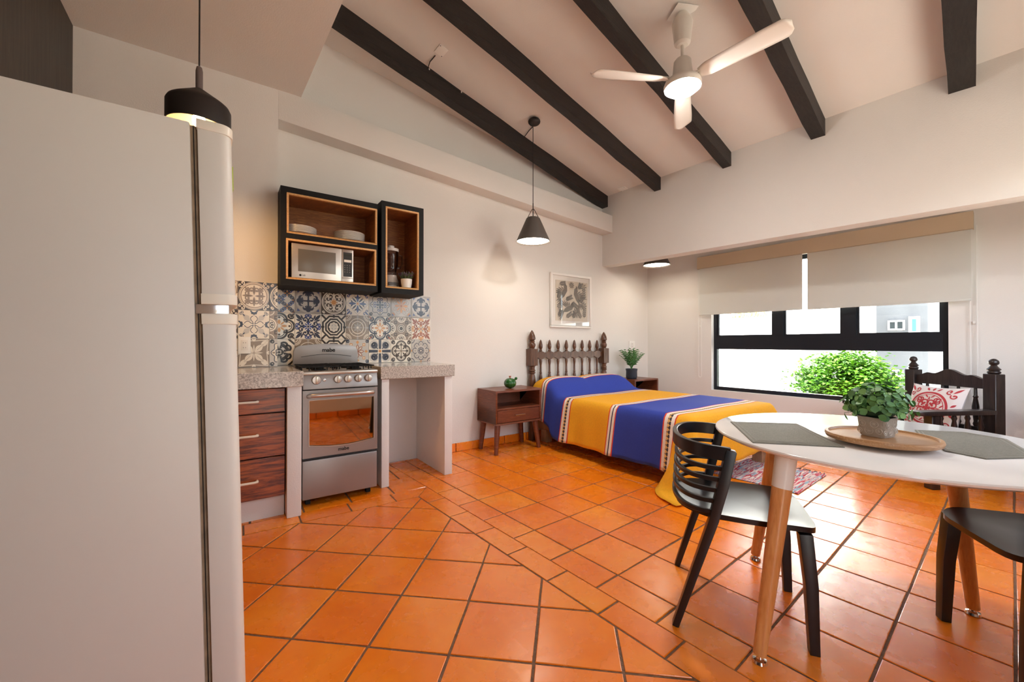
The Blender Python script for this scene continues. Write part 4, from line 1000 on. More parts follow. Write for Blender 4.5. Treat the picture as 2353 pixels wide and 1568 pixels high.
# potted palm on the far nightstand
q_ = at_plane(1458, 860, N * 3.56, N)
t = thing('potted_palm', 'small feathery palm in a dark blue-grey pot on the far nightstand', 'potted plant', F1(4.46, 3.55, .642), A1)
MB().lathe([(.06, 0), (.07, .01), (.074, .03), (.072, .10), (.078, .125), (.078, .137), (.068, .137), (.064, .11), (.0001, .105)], n=28).build('pot', mat('blue grey pot', (40, 50, 62), .4), t)
MB().lathe([(.066, .115), (.0001, .12)], n=20).build('soil', mat('soil', (50, 38, 28), .9), t)
gp = mat('palm green', (76, 128, 66), .5, objvar=.2)
r_ = random.Random(11)
for k in range(24):
    a = 2 * PI * k / 24 * 2.4 + r_.uniform(-.2, .2); ln_ = r_.uniform(.21, .30); spread = r_.uniform(.15, .62); fb_ = MB()
    pts = []
    for i in range(9):
        u_ = i / 8; rr = spread * .26 * u_ ** 1.3; pts.append(Vector((rr * math.cos(a), rr * math.sin(a), .12 + ln_ * (u_ - .28 * spread * u_ * u_))))
    fb_.tube(pts, [.0022] * 8 + [.0008], 4)
    for i in range(2, 9):
        u_ = i / 8; p_ = pts[i]; dirv = (pts[i] - pts[i - 1]).normalized(); side = dirv.cross(Vector((0, 0, 1))).normalized()
        if side.length < .1: side = Vector((-math.sin(a), math.cos(a), 0))
        for sg in (-1, 1):
            l2 = .085 * (1 - .5 * abs(u_ - .5)); tip = p_ + dirv * l2 * .6 + side * sg * l2 * .8 - Vector((0, 0, .018)); mid_ = p_.lerp(tip, .5) + Vector((0, 0, .006)); wd = dirv.cross(side) * 0 + dirv * .007
            fb_.add([p_, mid_ + wd, tip, mid_ - wd], [(0, 1, 2, 3)])
    fb_.build('frond', gp, t)

# ------------------------------------------------------------------ framed print
PX0, PX1, PZ0, PZ1 = 3.195, 3.887, 1.318, 1.990
t = thing('framed_print', 'white framed print of grey birds and flowers above the headboard', 'picture', F1(PX0, 3.735, PZ0), A1)
pw, phh, e = PX1 - PX0, PZ1 - PZ0, .028
M_FRW = mat('white frame', (240, 236, 230), .35)
b = MB(); b.box(0, pw, 0, .03, 0, e); b.box(0, pw, 0, .03, phh - e, phh); b.box(0, e, 0, .03, e, phh - e); b.box(pw - e, pw, 0, .03, e, phh - e); b.build('frame', M_FRW, t, bevel=.002, seg=1)
MB().box(e, pw - e, .018, .03, e, phh - e).build('mount', mat('white mount', (238, 232, 224), .8), t)
pa = (.085, pw - .06, .085, phh - .085)
D = Draw(); GR = 1; r_ = random.Random(21)
def bird(cx_, cy_, sc_, rot, flip=1):
    def T(x, y): x *= flip; c, s_ = math.cos(rot), math.sin(rot); return (cx_ + sc_ * (x * c - y * s_), cy_ + sc_ * (x * s_ + y * c))
    D.poly([T(*p_) for p_ in [(-.5, 0), (-.3, .14), (0, .18), (.25, .14), (.38, .26), (.5, .30), (.62, .24), (.52, .18), (.46, .02), (.2, -.14), (-.2, -.12)]], GR)
    for i in range(6): D.leaf(T(-.4, .0), T(-1.05 + .05 * i, -.45 + .15 * i), .07 * sc_, GR)
    for i in range(7): D.leaf(T(-.1 + .06 * i, .1), T(-.45 + .16 * i, .75 - .02 * i * i), .085 * sc_, GR)
def bloom(cx_, cy_, r0, n=9):
    for i in range(n): a = 2 * PI * i / n; D.leaf((cx_ + .2 * r0 * math.cos(a), cy_ + .2 * r0 * math.sin(a)), (cx_ + r0 * math.cos(a), cy_ + r0 * math.sin(a)), .30 * r0, GR)
    D.ring((cx_, cy_), .08 * r0, .2 * r0, GR, 12)
def sprig(x0, y0, ang, L, n=5):
    dx, dy = math.cos(ang), math.sin(ang); D.stroke([(x0, y0), (x0 + dx * L, y0 + dy * L)], .008, GR)
    for i in range(n):
        u_ = (i + .6) / n; bx, by = x0 + dx * L * u_, y0 + dy * L * u_
        for sg in (-1, 1): aa = ang + sg * .75; D.leaf((bx, by), (bx + .085 * math.cos(aa), by + .085 * math.sin(aa)), .03, GR)
bird(-.24, .20, .40, 1.05, 1); bird(.14, .12, .42, -1.15, -1); bird(-.10, -.20, .40, .45, 1)
bloom(.36, -.10, .12); bloom(.13, -.29, .14); bloom(-.39, -.14, .09); bloom(-.02, .40, .09); bloom(.36, .38, .11, 7)
for a in [(.40, .06, 1.7, .28), (.38, -.42, 1.5, .24), (.28, -.44, 2.0, .2), (-.44, .02, 1.3, .18), (-.2, -.42, .6, .2), (.02, -.44, 1.2, .16), (.24, -.04, 1.0, .18), (-.42, -.42, 1.2, .18), (.2, .30, 1.2, .16), (-.22, .02, .4, .2), (.0, -.04, -.6, .16), (-.40, .40, .2, .15)]: sprig(*a)
b = MB(); b.box(pa[0], pa[1], .014, .018, pa[2], pa[3], 0)
def plc(x, y, h): return (pa[0] + (x + .5) * (pa[1] - pa[0]), .0138 - h, pa[2] + (y + .5) * (pa[3] - pa[2]))
D.emit(b, plc, .00004, .49)
b.build('print', [mat('cream print paper', (218, 206, 188), .85), mat('grey print ink', (124, 120, 114), .85)], t, smooth=False)
MB().box(e, pw - e, .006, .008, e, phh - e).build('glass', glassy('picture glass', (255, 255, 255), .0, .3), t, smooth=False)

# ------------------------------------------------------------------ rag rug
rgA = math.radians(38.4)
t = thing('rag_rug', 'multicoloured striped rag rug with fringed end at the foot of the bed', 'rug', (2.12, 2.998, 0), rgA)
rug_m = bpy.data.materials.new('rag rug weave'); rug_m.use_nodes = True; q2 = rug_m.node_tree; bb2 = q2.nodes['Principled BSDF']
tc2 = q2.nodes.new('ShaderNodeTexCoord'); mp2 = q2.nodes.new('ShaderNodeMapping'); mp2.inputs['Scale'].default_value = (2.2, 24, 1)
nz2 = q2.nodes.new('ShaderNodeTexNoise'); nz2.inputs['Scale'].default_value = 1.0; nz2.inputs['Detail'].default_value = 3
rp2 = q2.nodes.new('ShaderNodeValToRGB'); rp2.color_ramp.interpolation = 'CONSTANT'
cols = [(.0, (40, 74, 112)), (.34, (226, 208, 200)), (.40, (200, 80, 96)), (.45, (232, 214, 206)), (.50, (150, 180, 196)), (.54, (190, 60, 70)), (.58, (236, 220, 210)), (.63, (206, 120, 130)), (.68, (70, 110, 150)), (.72, (230, 200, 190))]
els = rp2.color_ramp.elements
while len(els) < len(cols): els.new(.5)
for el, (p_, c_) in zip(els, cols): el.position = p_; el.color = (*lin(c_), 1)
q2.links.new(tc2.outputs['Object'], mp2.inputs[0]); q2.links.new(mp2.outputs[0], nz2.inputs['Vector']); q2.links.new(nz2.outputs['Fac'], rp2.inputs[0]); q2.links.new(rp2.outputs[0], bb2.inputs['Base Color']); bb2.inputs['Roughness'].default_value = .95
bp2 = q2.nodes.new('ShaderNodeBump'); bp2.inputs['Strength'].default_value = .8; q2.links.new(nz2.outputs['Fac'], bp2.inputs['Height']); q2.links.new(bp2.outputs[0], bb2.inputs['Normal'])
RL, RW = .70, .62
b = MB(); nx_, ny_ = 24, 40
for j in range(ny_ + 1):
    for i in range(nx_ + 1): x, y = RL * i / nx_, RW * j / ny_; b.v.append((x + .006 * math.sin(y * 25), y, .007 + .0015 * math.sin(y * 130)))
for j in range(ny_):
    for i in range(nx_): b.f.append((j * (nx_ + 1) + i, j * (nx_ + 1) + i + 1, (j + 1) * (nx_ + 1) + i + 1, (j + 1) * (nx_ + 1) + i)); b.m.append(0)
b.add([(0, 0, .0005), (RL, 0, .0005), (RL, RW, .0005), (0, RW, .0005)], [(0, 3, 2, 1)])
b.build('weave', rug_m, t)
fr = MB(); r_ = random.Random(5)
for i in range(24):
    y = .02 + (RW - .04) * i / 23; fr.tube([(RL - .005, y, .006), (RL + .03, y + r_.uniform(-.01, .01), .005), (RL + .055, y + r_.uniform(-.02, .02), .004)], [.003, .004, .002], 5)
tag(fr.build('fringe', mat('rug fringe', (96, 84, 84), .95), t), kind='stuff')

# ------------------------------------------------------------------ round table
TCx, TCy, TR_, TZ = 1.45, 1.62, .568, .745
t = thing('round_table', 'round white dining table on four splayed beech legs', 'table', (TCx, TCy, 0))
M_TT = mat('white table laminate', (240, 237, 232), .11)
MB().lathe([(.0001, TZ - .022), (TR_ - .02, TZ - .022), (TR_ - .004, TZ - .014), (TR_, TZ - .007), (TR_ - .002, TZ - .002), (TR_ - .006, TZ), (.0001, TZ)], n=96).build('tabletop', M_TT, t, ang=30)
feet = [(.870, 1.425), (1.262, 2.10), (1.905, 1.675), (1.53, 1.03)]
tops = [(.985, 1.452), (1.30, 1.97), (1.80, 1.66), (1.50, 1.15)]
M_LEVEL = M_CHROME
for (fx, fy), (tx, ty) in zip(feet, tops):
    fx -= TCx; fy -= TCy; tx -= TCx; ty -= TCy
    f_ = Vector((fx, fy, .028)); tp = Vector((tx, ty, TZ - .022)); jn = f_.lerp(tp, .83)
    lg_ = MB().tube([f_, jn], [.021, .032], 20).build('leg', M_BEECH, t)
    MB().tube([jn, tp], [.0325, .035], 20).build('leg_sleeve', M_WHITE, lg_)
    MB().lathe([(.022, 0), (.025, .003), (.022, .012), (.012, .016), (.008, .030), (.0001, .031)], (fx, fy, 0), 16).build('levelling_foot', M_LEVEL, lg_)
b = MB()
for i, j in ((0, 2), (1, 3)):
    a_, c_ = Vector((tops[i][0] - TCx, tops[i][1] - TCy, TZ - .035)), Vector((tops[j][0] - TCx, tops[j][1] - TCy, TZ - .035)); b.tube([a_, c_], .012, 8)
b.build('under_brace', M_WHITE, t)
# placemats
M_MAT = mat('grey woven placemat', (122, 118, 106), .75, var=(160, .12), bump=(300, .4))
M_MATB = mat('placemat border', (146, 142, 130), .7, bump=(300, .4))
def placemat(label, pts):
    c_ = sum((Vector(p_) for p_ in pts), Vector((0, 0))) / len(pts)
    t = thing('placemat', label, 'placemat', (c_.x, c_.y, TZ))
    P3 = [((p_[0] - c_.x), (p_[1] - c_.y), .0003) for p_ in pts]
    MB().prism(P3, (0, 0, .003)).build('mat', M_MAT, t, smooth=False)
    for k_, w_ in ((.95, .006), (.85, .004)):
        L_ = [(x * k_, y * k_, .0034) for x, y, z in P3]; b = MB(); b.tube(L_ + [L_[0]], w_ / 2, 4, flat=(1, .3)); b.build('border', M_MATB, t)
placemat('grey woven placemat in front of the slatted chair', [(1.040, 1.925), (1.325, 1.880), (1.195, 1.452), (.905, 1.520)])
pm2 = [at_z(u, v, TZ + .002) for u, v in ((2103, 988), (2274, 997), (2353, 1014))]
placemat('grey woven placemat beside the wooden tray, at the right', [(1.735, 1.742), (1.90, 1.700), (1.925, 1.575), (1.72, 1.32), (1.53, 1.305), (1.50, 1.40), (1.62, 1.60)])
# lazy susan
t = thing('turntable_tray', 'round bamboo turntable tray in the middle of the table', 'tray', (1.372, 1.505, TZ)); t.scale = (.82, .82, 1)
MB().lathe([(.09, 0), (.10, .003), (.10, .012), (.0001, .012)], n=32).build('base', M_BLACK, t)
MB().lathe([(.0001, .013), (.18, .013), (.198, .018), (.203, .028), (.200, .036), (.188, .037), (.184, .030), (.0001, .030)], n=72).build('plate', M_BAMBOO, t, ang=30)
# plant on the tray
t = thing('potted_plant', 'bushy green faux plant in an embossed cement pot on the tray', 'potted plant', (1.362, 1.508, TZ + .0305), .35); t.scale = (.82, .82, .82)
M_CEM = mat('cement pot', (178, 168, 154), .85, var=(40, .06), bump=(150, .3))
pb_ = MB()
def sq(r, n_=28): return [(r * math.copysign(abs(math.cos(2 * PI * i / n_)) ** .45, math.cos(2 * PI * i / n_)), r * math.copysign(abs(math.sin(2 * PI * i / n_)) ** .45, math.sin(2 * PI * i / n_))) for i in range(n_)]
lv_ = [(.046, 0), (.050, .006), (.058, .08), (.060, .088), (.054, .088), (.052, .07)]
for r, z in lv_: pb_.v += [(x, y, z) for x, y in sq(r)]
for j in range(len(lv_) - 1):
    for i in range(28): pb_.f.append((j * 28 + i, j * 28 + (i + 1) % 28, j * 28 + 28 + (i + 1) % 28, j * 28 + 28 + i)); pb_.m.append(0)
pb_.f.append(tuple(range(28))[::-1]); pb_.m.append(0); pb_.f.append(tuple(5 * 28 + i for i in range(28))); pb_.m.append(0)
pot = pb_.build('pot', M_CEM, t)
em = MB(); M_CEM2 = mat('cement relief', (206, 198, 186), .85)
for face in range(4):
    rm = Matrix.Rotation(face * PI / 2, 4, 'Z')
    for (x, z, rr) in ((-.028, .058, .013), (.018, .060, .015), (-.004, .028, .016), (.034, .030, .012), (-.040, .024, .010)):
        yy = -(.0475 + z * .125) - .0008; s0_ = len(em.v)
        em.tube([(x + rr * math.cos(2 * PI * i / 14), yy, z + rr * math.sin(2 * PI * i / 14)) for i in range(15)], .0014, 5)
        for i in range(4): a = PI * i / 4; em.tube([(x - rr * .7 * math.cos(a), yy, z - rr * .7 * math.sin(a)), (x + rr * .7 * math.cos(a), yy, z + rr * .7 * math.sin(a))], .0009, 4)
        em.xform(rm, s0_)
em.build('relief', M_CEM2, pot)
lf = MB(); L_ = .030
lfv = [(0, 0, 0), (.009, .008, .002), (.013, .017, .003), (.008, .027, .001), (0, .030, -.001), (-.008, .027, .001), (-.013, .017, .003), (-.009, .008, .002), (0, .016, -.0015)]
lf.add(lfv, [(0, 1, 8), (1, 2, 8), (2, 3, 8), (3, 4, 8), (4, 5, 8), (5, 6, 8), (6, 7, 8), (7, 0, 8)])
lm = bpy.data.materials.new('round leaf green'); lm.use_nodes = True; bl_ = lm.node_tree.nodes['Principled BSDF']; oi_ = lm.node_tree.nodes.new('ShaderNodeObjectInfo'); rp_ = lm.node_tree.nodes.new('ShaderNodeValToRGB')
rp_.color_ramp.elements[0].color = (*lin((52, 104, 56)), 1); rp_.color_ramp.elements[1].color = (*lin((124, 172, 92)), 1); lm.node_tree.links.new(oi_.outputs['Random'], rp_.inputs[0]); lm.node_tree.links.new(rp_.outputs[0], bl_.inputs['Base Color']); bl_.inputs['Roughness'].default_value = .5
bl_.inputs['Subsurface Weight'].default_value = 0.0
leaf_me = lf.mesh('leaf', lm, ang=60)
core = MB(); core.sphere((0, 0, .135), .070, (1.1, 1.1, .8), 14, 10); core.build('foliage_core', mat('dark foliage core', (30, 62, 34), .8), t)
stems = MB(); r_ = random.Random(8); cnt = 0
for k in range(290):
    u_ = r_.uniform(-.35, 1); a = r_.uniform(0, 2 * PI); cr = math.sqrt(max(0, 1 - u_ * u_)); rad = r_.uniform(.86, 1.08) if k % 9 else r_.uniform(1.10, 1.28)
    dv = Vector((cr * math.cos(a), cr * math.sin(a), u_)); p_ = Vector((dv.x * .105 * rad, dv.y * .105 * rad, .134 + dv.z * .088 * rad))
    o = link('leaf', leaf_me, t, p_)
    rv = (dv + Vector((r_.uniform(-.45, .45), r_.uniform(-.45, .45), r_.uniform(-.2, .6)))).normalized()
    o.rotation_euler = (rv.to_track_quat('Z', 'Y').to_matrix().to_4x4() @ Matrix.Rotation(r_.uniform(0, 2 * PI), 4, 'Z')).to_euler(); s_ = r_.uniform(.75, 1.3); o.scale = (s_ * 1.15, s_, s_)
    if rad > 1.09: stems.tube([Vector((dv.x * .06, dv.y * .06, .13 + dv.z * .05)), p_], .0012, 4)
stems.build('stems', mat('stem green', (70, 100, 50), .6), t)

# ------------------------------------------------------------------ slatted black chairs
def slat_chair(label, loc, rot):
    """local x forward, y to the left"""
    t = thing('slatted_chair', label, 'chair', loc, rot, 'black dining chairs')
    SZ = .452
    # seat: outline lofted with a dished middle
    no, rings_ = 40, 6; b = MB()
    def outline(a, k):
        ex_ = .36 if math.cos(a) > 0 else .55; x = .245 * math.copysign(abs(math.cos(a)) ** ex_, math.cos(a)); y = .225 * math.copysign(abs(math.sin(a)) ** ex_, math.sin(a))
        if x < 0: y *= (1 - .14 * (x / -.245) ** 2)
        return x * k + .012, y * k
    for side in (0, 1):
        for j in range(rings_ + 1):
            k = max(.02, j / rings_)
            for i in range(no):
                x, y = outline(2 * PI * i / no, k); dip = -.014 * (1 - k ** 2) + .004 * (k > .95)
                front = -.018 * max(0, (x - .17) / .09) ** 2 if x > .17 else 0
                front += .010 * max(0, (-x - .1) / .13)
                b.v.append((x, y, SZ + dip + front - (.020 if side else 0)))
    h_ = (rings_ + 1) * no
    for side in (0, 1):
        for j in range(rings_):
            for i in range(no):
                f = (side * h_ + j * no + i, side * h_ + j * no + (i + 1) % no, side * h_ + (j + 1) * no + (i + 1) % no, side * h_ + (j + 1) * no + i); b.f.append(f); b.m.append(0)
    for i in range(no): b.f.append((rings_ * no + i, rings_ * no + (i + 1) % no, h_ + rings_ * no + (i + 1) % no, h_ + rings_ * no + i)); b.m.append(0)
    b.f.append(tuple(range(no))); b.m.append(0); b.f.append(tuple(h_ + i for i in range(no))); b.m.append(0)
    b.build('seat', M_BPLAST, t, ang=50)
    for sg in (-1, 1):
        MB().tube([(.232, sg * .203, 0), (.222, sg * .205, .25), (.206, sg * .198, SZ - .024)], [.025, .031, .034], 4, flat=(1.1, .9)).build('front_leg', M_BPLAST, t, bevel=.003)
        MB().tube([(-.232, sg * .237, 0), (-.165, sg * .240, .22), (-.095, sg * .240, SZ - .01), (-.062, sg * .238, .58), (-.034, sg * .234, .712)], [.022, .026, .030, .033, .032], 4, flat=(1.15, .8)).build('back_post', M_BPLAST, t, bevel=.003)
    # curved top rail and slats sweep round the back
    def sweep(zc_, hgt, depth, fx, thick, name, dz=0.0):
        b = MB(); n_ = 26; hw = .236
        for i in range(n_ + 1):
            a = -PI / 2 + PI * i / n_; y = hw * math.sin(a); c_ = max(0, math.cos(a)) ** .62; x = fx - depth * c_
            nx, ny = -c_, math.sin(a) * .55; l = math.hypot(nx, ny) or 1; nx, ny = nx / l, ny / l; zz = zc_ + dz * c_
            for (o_, z_) in ((0, -hgt / 2), (thick, -hgt / 2), (thick, hgt / 2), (0, hgt / 2)): b.v.append((x + nx * o_, y + ny * o_, zz + z_))
        for i in range(n_):
            for j in range(4): b.f.append((i * 4 + j, i * 4 + (j + 1) % 4, i * 4 + 4 + (j + 1) % 4, i * 4 + 4 + j)); b.m.append(0)
        b.f += [(3, 2, 1, 0), tuple(n_ * 4 + j for j in range(4))]; b.m += [0, 0]
        return b.build(name, M_BPLAST, t, bevel=.002, seg=1)
    sweep(.698, .052, .19, -.036, .020, 'top_rail', .012)
    for k in range(5): z_ = .640 - k * .042; sweep(z_, .0165, .178 - .008 * k, -.044 - .0105 * k, .016, 'slat', .004)
    return t
slat_chair('black slatted-back chair at the left side of the white table', (.958, 1.745, 0), math.radians(-23))
slat_chair('black chair cut off by the right edge, tucked under the table', (1.899, 1.375, 0), math.radians(160))

# ------------------------------------------------------------------ rustic armchairs by the window
def armchair(label, loc, rot):
    """local x forward, y left; back posts at x=0, y=+-.27"""
    t = thing('armchair', label, 'armchair', loc, rot, 'dark turned armchairs')
    hw = .30
    fin = [(.026, .880), (.036, .887), (.040, .898), (.028, .908), (.042, .916), (.032, .927), (.020, .943), (.016, .950), (.028, .958), (.031, .973), (.025, .989), (.011, .999), (.0001, 1.001)]
    for y in (-hw, hw):
        b = MB(); b.box(-.042, .042, y - .042, y + .042, 0, .882); b.lathe(fin, (0, y, 0), 18); b.build('back_post', M_ARMW, t, bevel=.004, seg=1)
        MB().box(.48, .546, y - .033, y + .033, 0, .565).build('front_leg', M_ARMW, t, bevel=.004, seg=1)
        ar = MB(); ar.prism([(.03, y - .045, .570), (.63, y - .05, .565), (.665, y - .03, .565), (.665, y + .03, .565), (.63, y + .05, .565), (.03, y + .045, .570)], (0, 0, .035)); ar.build('armrest', M_ARMW, t, bevel=.008)
        MB().box(.03, .52, y - .018, y + .018, .31, .38).build('side_rail', M_ARMW, t, bevel=.004, seg=1)
        for k in range(4):
            x = .11 + .11 * k; MB().lathe([(.010, .38), (.018, .41), (.012, .43), (.020, .47), (.012, .52), (.018, .54), (.010, .57)], (x, y, 0), 10).build('arm_spindle', M_ARMW, t)
        MB().box(.03, .52, y - .014, y + .014, .10, .14).build('stretcher', M_ARMW, t, bevel=.003, seg=1)
    cr = []; n_ = 40
    for i in range(n_ + 1):
        v = -1 + 2 * i / n_; y = v * (hw - .035)
        z = .845 + .055 * math.exp(-(v / .34) ** 2) + .016 * math.exp(-((abs(v) - .62) / .13) ** 2) - .012 * max(0, abs(v) - .75) / .25
        cr.append((-.016, y, z))
    MB().prism(cr + [(-.016, hw - .035, .760), (-.016, -(hw - .035), .760)], (.032, 0, 0)).build('crest_rail', M_ARMW, t, bevel=.003, seg=1)
    MB().box(-.016, .016, -hw + .03, hw - .03, .40, .45).build('back_rail', M_ARMW, t, bevel=.003, seg=1)
    for k in range(4):
        y = -.18 + .12 * k; MB().lathe([(.010, .445), (.018, .47), (.012, .49), (.022, .58), (.022, .61), (.012, .68), (.018, .69), (.012, .70), (.010, .765)], (0, y, 0), 12).build('back_spindle', M_ARMW, t)
    MB().box(.0, .54, -hw + .02, hw - .02, .34, .38).build('seat', M_ARMW, t, bevel=.006)
    MB().box(.52, .55, -hw + .03, hw - .03, .30, .38).build('front_rail', M_ARMW, t, bevel=.003, seg=1)
    return t
Lp, Rp = Vector((3.722, 3.745, 0)), Vector((3.752, 3.147, 0))
cA = (Lp + Rp) / 2; dA = (Lp - Rp).normalized(); fA = Vector((-dA.y, dA.x, 0))     # forward is to the left of the photo
rotA = math.atan2(fA.y, fA.x)
armchair('dark wooden armchair with turned finials and a red-patterned cushion, below the window', cA, rotA)
armchair('dark wooden armchair at the right edge of the photo, mostly out of view', (4.03, 2.37, 0), math.radians(186)).scale = (1, 1, 1.13)
# cushion leaning in the first armchair
cu_root = thing('cushion', 'white cushion with red scroll pattern leaning in the armchair', 'cushion', cA + fA * .185 + Z * .56 - dA * .03, rotA)
cs = .215
def cush(x, y):
    """half thickness"""
    u_, v_ = min(1, abs(x) / cs), min(1, abs(y) / cs); return .070 * ((1 - u_ ** 2.6) * (1 - v_ ** 2.6)) ** .5
def pin(x, y):   # pull the sides in, leave pointed corners
    u_, v_ = x / cs, y / cs; k = 1 - .10 * (1 - abs(v_) ** 2); j = 1 - .10 * (1 - abs(u_) ** 2); return x * (k if True else 1), y * j
tilt = Matrix.Rotation(math.radians(-17), 4, 'Y')
M_CUW = mat('cushion white cotton', (236, 228, 224), .9, bump=(300, .2)); M_CUR = mat('cushion red print', (190, 64, 72), .9)
b = MB(); n_ = 22
for sd in (1, -1):
    o_ = len(b.v)
    for j in range(n_ + 1):
        for i in range(n_ + 1): x, y = -cs + 2 * cs * i / n_, -cs + 2 * cs * j / n_; X_, Y_ = pin(x, y); b.v.append((sd * cush(x, y), X_, Y_))
    for j in range(n_):
        for i in range(n_): b.f.append((o_ + j * (n_ + 1) + i, o_ + j * (n_ + 1) + i + 1, o_ + (j + 1) * (n_ + 1) + i + 1, o_ + (j + 1) * (n_ + 1) + i)); b.m.append(0)
b.xform(tilt); b.build('cover', M_CUW, cu_root, ang=180)
D = Draw(); RD = 0
D.ring((0, 0), .335, .375, RD, 48); D.ring((0, 0), .30, .312, RD, 48)
for i in range(5): pass
D.curl((.12, .07), .085, -2.5, 1.0, .026, RD, rep=4, mirror=True); D.curl((.20, .15), .075, 1.2, .9, .024, RD, rep=4, mirror=True); D.leaf((.03, 0), (.27, 0), .05, RD, rep=4); D.leaf((.05, .05), (.18, .18), .045, RD, rep=4); D.leaf((0, 0), (.09, 0), .03, RD, rep=8, ph=PI / 8)
D.leaf((.23, .02), (.30, .10), .03, RD, rep=4, mirror=True); D.curl((.40, .30), .06, 2.6, .9, .022, RD, rep=4, mirror=True); D.leaf((.36, .36), (.47, .47), .05, RD, rep=4); D.leaf((.40, 0), (.48, 0), .05, RD, rep=4); D.leaf((.40, .07), (.47, .14), .04, RD, rep=4, mirror=True)
for i in range(0): pass
pt_ = MB()
for lay, m, tr in D.tri:
    P_ = [(x * 2 * cs * .98, y * 2 * cs * .98) for x, y in tr]
    if any(abs(x) > cs * .97 or abs(y) > cs * .97 for x, y in P_): continue
    vv = []
    for x, y in P_: X_, Y_ = pin(x, y); vv.append((cush(x, y) + .0016, X_, Y_))
    pt_.add(vv, [(0, 1, 2)])
pt_.xform(tilt); pt_.build('red_print', M_CUR, cu_root, ang=180)

# ------------------------------------------------------------------ window, blinds
M_FRAME = mat('black window aluminium', (12, 20, 30), .35)
win = struct(MB().box(WX0, WX1, 5.375, 5.435, WZ0, WZ0 + .045).box(WX0, WX1, 5.375, 5.435, WZ1 - .05, WZ1).box(WX0, WX0 + .04, 5.375, 5.435, WZ0 + .045, WZ1 - .05).box(WX1 - .04, WX1, 5.375, 5.435, WZ0 + .045, WZ1 - .05)
             .box(WX0 + .04, WX1 - .04, 5.37, 5.435, 1.045, 1.205).build('window_1', M_FRAME, None, rotz=A2, smooth=False)); win['label'] = 'wide black aluminium window with three upper panes over one lower pane'
for w0, w1 in ((-1.838, -1.735), (-1.192, -1.078)): MB().box(w0, w1, 5.365, 5.43, 1.205, WZ1 - .05).build('mullion', M_FRAME, win)
GL = glassy('window glass', (250, 252, 252), .0, .5)
for w0, w1, z0, z1 in ((WX0 + .04, WX1 - .04, WZ0 + .045, 1.045), (WX0 + .04, -1.838, 1.205, WZ1 - .05), (-1.735, -1.192, 1.205, WZ1 - .05), (-1.078, WX1 - .04, 1.205, WZ1 - .05)):
    MB().box(w0, w1, 5.398, 5.404, z0, z1).build('pane', GL, win, smooth=False)
for w0, w1 in ((WX0 + .04, -1.838), (-1.735, -1.192), (-1.078, WX1 - .04)):      # slim sash edges of the upper panes
    e = .022; MB().box(w0, w1, 5.385, 5.415, 1.205, 1.205 + e).box(w0, w0 + e, 5.385, 5.415, 1.205 + e, WZ1 - .05).box(w1 - e, w1, 5.385, 5.415, 1.205 + e, WZ1 - .05).build('sash', M_FRAME, win)
M_VAL = mat('beige blind valance', (212, 194, 166), .8, bump=(300, .2)); M_BLIND = mat('beige roller fabric', (222, 222, 214), .9, bump=(350, .2))
# blind fabric lets a little light through
tb = M_BLIND.node_tree; pbb = tb.nodes['Principled BSDF']; trl = tb.nodes.new('ShaderNodeBsdfTranslucent'); trl.inputs[0].default_value = (*lin((206, 186, 160)), 1); mxs = tb.nodes.new('ShaderNodeMixShader'); mxs.inputs[0].default_value = .12
ob = [n_ for n_ in tb.nodes if n_.type == 'OUTPUT_MATERIAL'][0]; tb.links.new(pbb.outputs[0], mxs.inputs[1]); tb.links.new(trl.outputs[0], mxs.inputs[2]); tb.links.new(mxs.outputs[0], ob.inputs[0])
vt = thing('blind_valance', 'long beige valance box above the two roller blinds', 'valance', F2(-2.68, 5.222, 2.10), A2)
VL = 2.412
b = MB(); b.box(0, VL, 0, .008, 0, .155); b.box(0, .006, .008, .060, 0, .147); b.box(VL - .006, VL, .008, .060, 0, .147); b.build('cover', M_VAL, vt, bevel=.002, seg=1)
MB().box(0, VL, -.002, .010, 0, .006).build('lower_trim', mat('valance trim', (196, 178, 150), .6), vt)
def blind(label, w0, w1, zb):
    t = thing('roller_blind', label, 'blind', F2(w0, 5.250, zb), A2, 'roller blinds'); w = w1 - w0
    MB().lathe([(.022, 0), (.022, w)], (0, .012, 2.20 - zb), 20, axis='x').build('roller', M_WHITE, t)
    b = MB(); n_ = 8; H2 = 2.19 - zb
    b.box(0, w, -.0125, -.0115, .014, H2); b.build('fabric', M_BLIND, t, smooth=False)
    MB().box(0, w, -.018, -.006, 0, .018).build('bottom_bar', M_BLIND, t, bevel=.004)
    return t
blind('beige roller blind half lowered over the left part of the window', -2.655, -1.508, 1.490)
blind('wider beige roller blind half lowered over the right part of the window', -1.462, -.284, 1.487)
def chain_loop(label, w, ztop, zbot):
    t = thing('blind_chain', label, 'blind chain', F2(w, 5.285, zbot), A2); h = ztop - zbot; c = .018
    pts = [(-c, 0, h)] + [(-c - .004 * math.sin(PI * i / 8), 0, h * (1 - i / 8)) for i in range(1, 8)] + [(-c * math.cos(a * PI / 8), 0, .018 - .018 * math.sin(a * PI / 8)) for a in range(9)] + [(c, 0, h * i / 8) for i in range(1, 9)]
    MB().tube(pts, .0028, 5).build('cord', M_PLASTIC, t); MB().box(-.007, .007, -.004, .004, h * .45, h * .45 + .02).build('connector', M_PLASTIC, t)
chain_loop('thin white pull chain hanging from the left blind', -2.674, 2.16, .672)
chain_loop('thin white pull chain hanging from the right blind', -.272, 2.14, .60)

